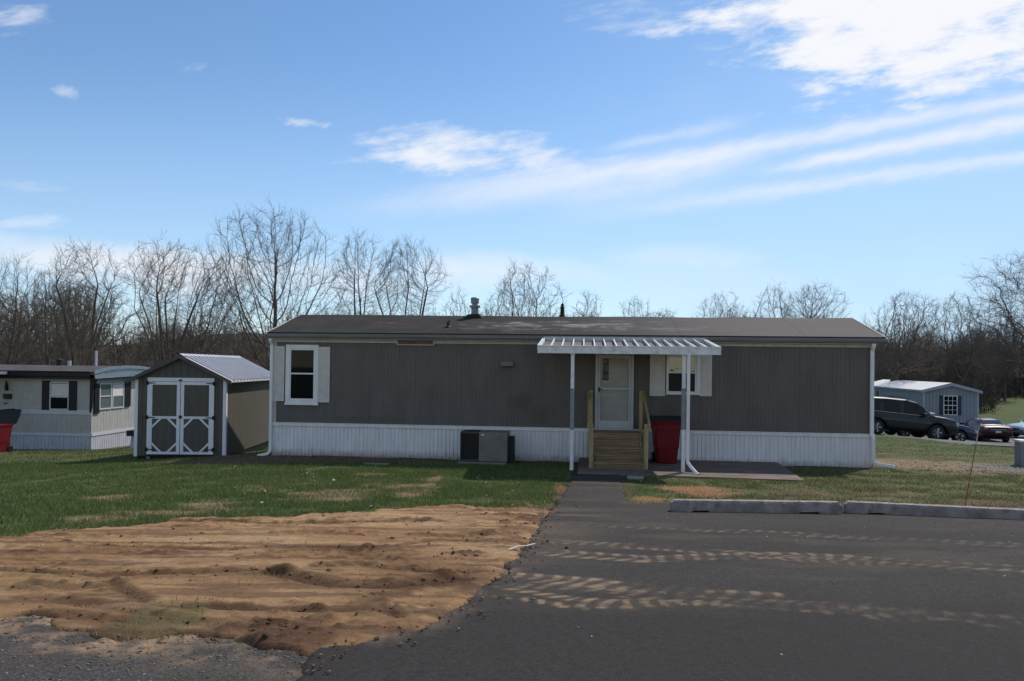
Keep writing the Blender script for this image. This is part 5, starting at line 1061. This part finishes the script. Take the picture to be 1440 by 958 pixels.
def grow_tree(kind,seed,h,sp,n=900,lean=(0,0),wob=.10,twig=1.0,step=None,tipr=.006,tr=None):
    r=np.random.default_rng(seed); A=crown_points(kind,n,h,sp,r); A[:,0]+=lean[0]*A[:,2]; A[:,1]+=lean[1]*A[:,2]
    D=step or h*.017; dk=D*1.6; di=h*.30
    P=[]; par=[]; dr=[]
    def add(p,k,d): P.append(p); par.append(k); dr.append(d); return len(P)-1
    if kind=='vase':
        root=add(np.zeros(3),-1,np.array([0,0,1.])); m=13
        for i in range(m):
            a=i*2.4+r.uniform(-.4,.4); th=math.sqrt((i+.5)/m)*math.atan(sp*.95/(h*.80)); d=np.array([math.cos(a)*math.sin(th),math.sin(a)*math.sin(th),math.cos(th)]); d/=np.linalg.norm(d); k=root; p=np.zeros(3)
            for s in range(int(h*r.uniform(.45,.78)/D)):
                d=d+r.normal(0,.022,3); d/=np.linalg.norm(d); p=p+d*D; k=add(p,k,d)
    else:
        k=add(np.zeros(3),-1,np.array([0,0,1.])); p=np.zeros(3); d=np.array([lean[0],lean[1],1.]); d/=np.linalg.norm(d); top={'oak':.30,'slim':.42,'gnarl':.30}[kind]
        for s in range(int(h*top/D)):
            d=d+r.normal(0,{'oak':.04,'slim':.025,'gnarl':.10}[kind],3)+np.array([lean[0],lean[1],1.])*.05; d/=np.linalg.norm(d); p=p+d*D; k=add(p,k,d)
    dist=np.full(len(A),1e9); near=np.zeros(len(A),int); alive=np.ones(len(A),bool)
    def upd(i0):
        Q=np.array(P[i0:]); 
        if kind!='vase' and i0==0: ok=Q[:,2]>h*({'oak':.14,'slim':.15,'gnarl':.26}[kind]); 
        else: ok=np.ones(len(Q),bool)
        d=np.linalg.norm(A[:,None,:]-Q[None],axis=2); d[:,~ok]=1e9; j=d.argmin(1); m=d[np.arange(len(A)),j]; b=m<dist; dist[b]=m[b]; near[b]=j[b]+i0
    upd(0); kids={}
    if kind=='vase': dist[:]=np.where(dist>h*.5,1e9,dist)
    for it in range(110):
        m=alive&(dist<(di if it>3 else 1e9)); alive&=~(dist<dk)
        m&=alive
        if not m.any(): break
        idx=near[m]; v=A[m]-np.array(P)[idx]; v/=np.linalg.norm(v,axis=1,keepdims=True)+1e-9
        un,inv=np.unique(idx,return_inverse=True); S_=np.zeros((len(un),3)); np.add.at(S_,inv,v)
        i0=len(P)
        for u_,s_ in zip(un,S_):
            s_=s_/(np.linalg.norm(s_)+1e-9)
            d=s_+dr[u_]*.55+r.normal(0,wob,3)+np.array([0,0,.16 if kind!='gnarl' else .0]); d/=np.linalg.norm(d)
            if kids.get(u_,0)>=3: continue
            kids[u_]=kids.get(u_,0)+1; add(P[u_]+d*D,u_,d)
        if len(P)==i0: break
        upd(i0)
    P=np.array(P); par=np.array(par); dr=np.array(dr); N_=len(P)
    ch=np.zeros(N_,int); 
    for i in range(1,N_): ch[par[i]]+=1
    R=np.zeros(N_); e=1.95
    acc=np.zeros(N_)
    for i in range(N_-1,0,-1):
        if ch[i]==0: acc[i]=max(acc[i],tipr**e)
        R[i]=acc[i]**(1/e); acc[par[i]]+=acc[i]
    R[0]=acc[0]**(1/e)
    if tr: R=R*(tr/R[0])**(R/R[0])
    i=np.arange(1,N_); p=P[par[i]]; q=P[i]; r0=np.minimum(R[par[i]],R[i]*1.35); r1=R[i]
    segs=[(p,q,r0,r1)]
    thin=i[(R[i]<tipr*3.4)]
    T0=P[thin]; Td=dr[thin]; tw=[]
    L=h*.055*twig
    for k in range(3):
        d=Td+r.normal(0,.42,Td.shape)+np.array([0,0,.18]); d/=np.linalg.norm(d,axis=1,keepdims=True); l=L*r.uniform(.4,1.2,len(Td))[:,None]; keep=r.random(len(Td))<(.9 if k==0 else .6)
        a=T0[keep]; m=a+d[keep]*l[keep]*.5; d2=d[keep]+r.normal(0,.15,(keep.sum(),3))+np.array([0,0,.08]); d2/=np.linalg.norm(d2,axis=1,keepdims=True); b=m+d2*l[keep]*.55
        z=np.full(len(a),tipr*.75); segs+=[(a,m,z,z*.8),(m,b,z*.8,z*.45)]
        for s_ in (1,):
            kk=r.random(len(m))<.8; d3=d2[kk]+r.normal(0,.5,(kk.sum(),3)); d3/=np.linalg.norm(d3,axis=1,keepdims=True); bb=m[kk]+d3*l[keep][kk]*.45; z3=np.full(kk.sum(),tipr*.6); segs.append((m[kk],bb,z3,z3*.5))
    p,q,r0,r1=[np.concatenate([s_[j] for s_ in segs]) for j in range(4)]
    return p,q,r0,r1
def segs_mesh(name,p,q,r0,r1,sides,m,parent):
    d=q-p; l=np.linalg.norm(d,axis=1,keepdims=True); l[l<1e-6]=1e-6; d/=l; q=q+d*(r1[:,None]*.5)
    ref=np.where(np.abs(d[:,2:3])>.9,[[1.,0,0]],[[0,0,1.]]); a=np.cross(d,ref); a/=np.linalg.norm(a,axis=1,keepdims=True); b=np.cross(d,a)
    th=np.arange(sides)*2*math.pi/sides; c_,s_=np.cos(th),np.sin(th)
    ring=lambda P,r:P[:,None,:]+(a[:,None,:]*c_[None,:,None]+b[:,None,:]*s_[None,:,None])*r[:,None,None]
    V=np.concatenate([ring(p,r0),ring(q,r1)],1).reshape(-1,3); k=np.arange(len(p))[:,None]*2*sides; j=np.arange(sides)[None]; j2=(j+1)%sides
    F=np.stack([k+j,k+j2,k+sides+j2,k+sides+j],-1).reshape(-1,4)
    return np_mesh(name,V,F,m,smooth=sides>4,parent=parent)
def plant_tree(t,kind,seed,h,sp,n,tr,tw,lean=(0,0),tipr=.0065,wob=None):
    p,q,r0,r1=grow_tree(kind,seed,h,sp,n,lean,wob if wob is not None else (.30 if kind=='gnarl' else .10),tipr=tipr,tr=tr)
    k=r1>.026
    segs_mesh('trunk',p[k],q[k],r0[k],r1[k],7,M_bark,t); segs_mesh('crown',p[~k],q[~k],r0[~k],r1[~k],3,tw,t)
M_bark=mat('bark',(.095,.076,.064),.9,.25,3,.4,25,stretch=(3,3,.5)); M_twig=mat('twigs',(.120,.095,.080),.9,.15,2); M_twig2=mat('twigs_reddish',(.140,.106,.088),.9,.15,2); M_twg=mat('twigs_olive',(.105,.095,.055),.9,.2,2)
def tree(name,px,d,ytop,spr_px,kind,seed,tr,label,cat='tree',tw=None,n=1500,lean=(0,0),group='bare trees behind the mobile homes',tipr=None,X=None):
    Xw=(px-720)/F_PX*d if X is None else X; zg=T1(Xw,d); hor=516+ROLL*(px-720); ztop=H+(hor-ytop)*d/F_PX; h=ztop-zg
    t=thing(name,(Xw,d,zg-.1),0,label,cat,group); plant_tree(t,kind,seed,h*.985,spr_px/2/F_PX*d,n,tr,tw or M_twig,lean,tipr or .0045+.00005*d); return t
tree('bare_tree',20,52,352,110,'oak',21,.20,'bare tree at the left edge behind the cream home, dense and upright',n=2600)
tree('bare_tree',66,49,372,85,'oak',22,.18,'shorter bushy bare tree second from the left edge',n=2200)
tree('bare_tree',114,47,333,115,'vase',23,.20,'bare tree with upright stems standing behind the cream home corner',tw=M_twig2,n=3000)
tree('bare_tree',238,46,333,150,'vase',24,.22,'fan-shaped bare tree with many stems rising behind the shed roof',tw=M_twig2,n=3800)
tree('bare_tree',262,50,345,105,'oak',25,.24,'bare tree with trunk leaning right toward the tallest tree',lean=(.30,.02),X=(248-720)/F_PX*50,n=2200,tw=M_twig2)
tree('bare_tree',379,43,277,222,'oak',26,.42,'tallest bare tree, wide round crown above the left end of the grey home',n=4600)
tree('bare_tree',503,55,319,90,'vase',27,.20,'upright bare tree right of the tallest one',tw=M_twig2,n=2200)
tree('bare_tree',570,54,327,118,'vase',28,.22,'fan-shaped bare tree rising over the roof left of the flue',tw=M_twig2,n=3200)
tree('bare_tree',735,60,362,135,'gnarl',29,.24,'rounded bare tree just right of the roof flue',n=1900)
tree('bare_tree',645,66,400,80,'oak',30,.15,'small thin bare tree just left of the roof flue',n=900)
tree('bare_tree',826,75,403,50,'vase',31,.12,'small narrow bare tree over the awning roof',n=700,tw=M_twig2)
tree('bare_tree',892,75,407,75,'oak',32,.12,'small bare tree right of the narrow one over the awning',n=700)
tree('bare_tree',1012,78,405,95,'gnarl',33,.18,'low spreading bare tree over the right half of the roof',n=1300)
tree('bare_tree',1090,82,394,65,'vase',34,.16,'bare tree with upright stems over the right half of the roof',n=1400)
tree('bare_tree',1145,82,393,95,'vase',35,.18,'dense fan-shaped bare tree above the right end of the roof',n=2400)
tree('bare_tree',1277,68,403,125,'gnarl',36,.30,'gnarled bare tree with crooked limbs behind the pale blue home',n=1900)
tree('bare_tree',1350,78,405,110,'gnarl',37,.22,'crooked bare tree leaning out of the woods right of the gnarled one',n=1700)
tree('bare_tree',1500,42,325,330,'gnarl',38,.30,'bare tree outside the right edge reaching in with long limbs',n=2300)
# small evergreen behind the roof
h_e=H+(517-428)*70/F_PX-T1(4.6,70); t=thing('evergreen_tree',((790-720)/F_PX*70,70,T1(4.6,70)),0,'small dark evergreen tip showing above the roof near the awning','tree')
w=MB(); w.cyl((0,0,0),(0,0,h_e*.95),.12,.02,n=7); w.build('trunk',M_bark,t)
rg2=np.random.default_rng(9); n=5200; zz=rg2.uniform(.12,1,n)**.8; rad=(1-zz)*1.5*rg2.uniform(.45,1.05,n)*(1+.25*np.sin(zz*60)); an=rg2.uniform(0,6.28,n); P=np.c_[np.cos(an)*rad,np.sin(an)*rad,zz*h_e]; s_=.11
D=rg2.normal(0,1,(n,3)); D/=np.linalg.norm(D,axis=1,keepdims=True); D2=np.cross(D,rg2.normal(0,1,(n,3))); D2/=np.linalg.norm(D2,axis=1,keepdims=True)
V=np.stack([P,P+D*s_*1.6,P+D2*s_],1).reshape(-1,3); np_mesh('crown',V,np.arange(3*n).reshape(-1,3),mat('needles',(.022,.045,.018),.8,.4,3),smooth=False,parent=t)
# rows of trees further off: a few kinds, copied
kinds=[]
def proto(kind,seed,n,tw,h,sp):
    t=thing('bare_tree',(0,0,0),0,'x','tree','bare trees in the far row'); plant_tree(t,kind,seed,h,sp,n,.16,tw,tipr=.010); return t
kinds=[proto('oak',51,1000,M_twig,10,2.4),proto('vase',52,1300,M_twig2,9,3.0),proto('gnarl',53,1000,M_twig,9,3.4),proto('oak',54,900,M_twg,8,2.4)]
used=[False]*4
LB=['tall slender bare tree in the dark woods row','fan-shaped bare tree in the dark woods row','round-crowned bare tree in the dark woods row','greenish slender bare tree in the woods row']
rg3=np.random.default_rng(77)
spots=[]
def zone(n,p0,p1,d0,d1,yt0,yt1,side):
    for i in range(n):
        px=p0+(p1-p0)*(i+rg3.uniform(.1,.9))/n; spots.append((px,rg3.uniform(d0,d1),rg3.uniform(yt0,yt1),side))
zone(9,-40,150,62,95,385,440,'behind the cream mobile home')
zone(9,150,400,70,110,428,462,'behind the garden shed')
zone(8,400,700,90,130,424,442,'behind the roof left of the flue')
zone(11,700,1230,95,150,428,446,'behind the roof right of the flue')
zone(9,1225,1440,95,130,436,480,'behind the pale blue home and field')
zone(6,1380,1500,100,130,425,470,'beyond the green field at right')
for px,d,yt,side in spots:
    k=int(rg3.integers(0,4)); Xw=(px-720)/F_PX*d; zg=T1(Xw,d); h=H+(516+ROLL*(px-720)-yt)*d/F_PX-zg; base_h=(10,9,9,8)[k]; s_=h/base_h
    o=kinds[k] if not used[k] else copy_tree(kinds[k]); used[k]=True
    o.location=(Xw,d,zg-.1); o.rotation_euler=(0,0,rg3.uniform(0,6.28)); q=rg3.uniform(.85,1.15); o.scale=(s_*q,s_*q,s_); o['label']=LB[k]+', '+side; o['group']=LB[k]+' '+side
# ---- thickets: brush nobody could count
def thicket(name,n,p0,p1,d0,d1,hmin,hmax,label,seed,colr):
    r=np.random.default_rng(seed); px=r.uniform(p0,p1,n); d=r.uniform(d0,d1,n); X=(px-720)/F_PX*d; Z=T(X,d)-.1; h=r.uniform(hmin,hmax,n)*(.75+.5*vnoise(px/23.,px*0+seed))
    P=[];Q=[];R0=[];R1=[]
    base=np.c_[X,d,Z]; top=base+np.c_[r.normal(0,.12,n)*h,r.normal(0,.12,n)*h,h]; mid=(base+top)/2+r.normal(0,.04,(n,3))*h[:,None]
    rad=h*.007+.012
    P+=[base,mid];Q+=[mid,top];R0+=[rad,rad*.7];R1+=[rad*.7,rad*.25]
    for b in range(26):
        t=r.uniform(.08,.97,n)[:,None]; s_=np.where(t<.5,base+(mid-base)*t*2,mid+(top-mid)*(t*2-1)); a=r.uniform(0,6.28,n); l=h*r.uniform(.10,.30,n)*(1.1-.6*t[:,0])
        e=s_+np.c_[np.cos(a)*l*.7,np.sin(a)*l*.7,l*r.uniform(.2,.9,n)]; P.append(s_);Q.append(e);R0.append(rad*.35);R1.append(rad*.12)
        for c in range(2):
            f=r.uniform(.3,.9,n)[:,None]; s2=s_+(e-s_)*f; e2=s2+r.normal(0,.30,(n,3))*l[:,None]+np.c_[0*l,0*l,l*.25]; P.append(s2);Q.append(e2);R0.append(rad*.2);R1.append(rad*.1)
    p=np.concatenate(P);q=np.concatenate(Q);r0=np.maximum(np.concatenate(R0),.012);r1=np.maximum(np.concatenate(R1),.007)
    dv=q-p; l=np.linalg.norm(dv,axis=1,keepdims=True)+1e-6; dv/=l; a=np.cross(dv,[[.3,.8,.5]]); a/=np.linalg.norm(a,axis=1,keepdims=True)+1e-9; b=np.cross(dv,a)
    V=[];
    for k in range(3):
        th=k*2.094; off=a*math.cos(th)+b*math.sin(th); V.append((p+off*r0[:,None],q+off*r1[:,None]))
    VV=np.stack([V[0][0],V[1][0],V[2][0],V[0][1],V[1][1],V[2][1]],1).reshape(-1,3); k=np.arange(len(p))[:,None]*6
    F=np.concatenate([np.stack([k[:,0]+i,k[:,0]+(i+1)%3,k[:,0]+3+(i+1)%3,k[:,0]+3+i],1) for i in range(3)])
    tint=np.array(colr)[None]*r.uniform(.65,1.35,n)[:,None]; cc=np.tile(tint,(len(p)//n,1))
    o=np_mesh(name,VV,F,M_br,{'tint':np.repeat(cc,6,0)},smooth=False); tag(o,label,kind='stuff')
M_br=vcmat('brush',.95,.1)
thicket('woods',900,-60,400,60,90,3.2,5.6,'tangle of bare saplings and brush behind the cream home and shed',61,(.12,.095,.075))
thicket('woods',800,-60,400,90,125,5,7.6,'second belt of bare brush far behind the cream home and shed',62,(.12,.10,.082))
thicket('woods',260,400,1235,90,130,3,6.5,'line of bare brush far behind the grey roof',63,(.12,.10,.085))
thicket('woods',900,1215,1520,108,135,5.0,9.0,'belt of bare woods beyond the green field',64,(.12,.095,.080))
thicket('woods',700,1215,1500,72,88,2.2,5.0,'bramble and low brush behind the pale blue home',65,(.078,.062,.048)) if False else None
thicket('woods',420,1225,1400,78,100,3.2,6.5,'bare brush standing right behind the pale blue home',66,(.11,.088,.074))
# ---- wooded ridge on the horizon
hx=np.linspace(-330,330,200); 
rows=[]
for k,(yy,zf) in enumerate(((300,0),(330,.75),(370,1.0),(410,.8))):
    hz_=4+13*fbm(hx*.010+3,hx*0+1.5,4)+2*fbm(hx*.15,hx*0+k*2,3)+ (6*np.exp(-((hx+125)/50)**2)); rows.append(np.c_[hx,hx*0+yy,T(hx,hx*0+yy)-1+hz_*zf])
V=np.stack(rows,1).reshape(-1,3); hl=np_mesh('hills',V,grid_faces(200,4),mat('wooded_hill',(.085,.075,.065),.95,.35,.12,.5,.6)); tag(hl,'low wooded ridge far behind the homes',kind='structure')
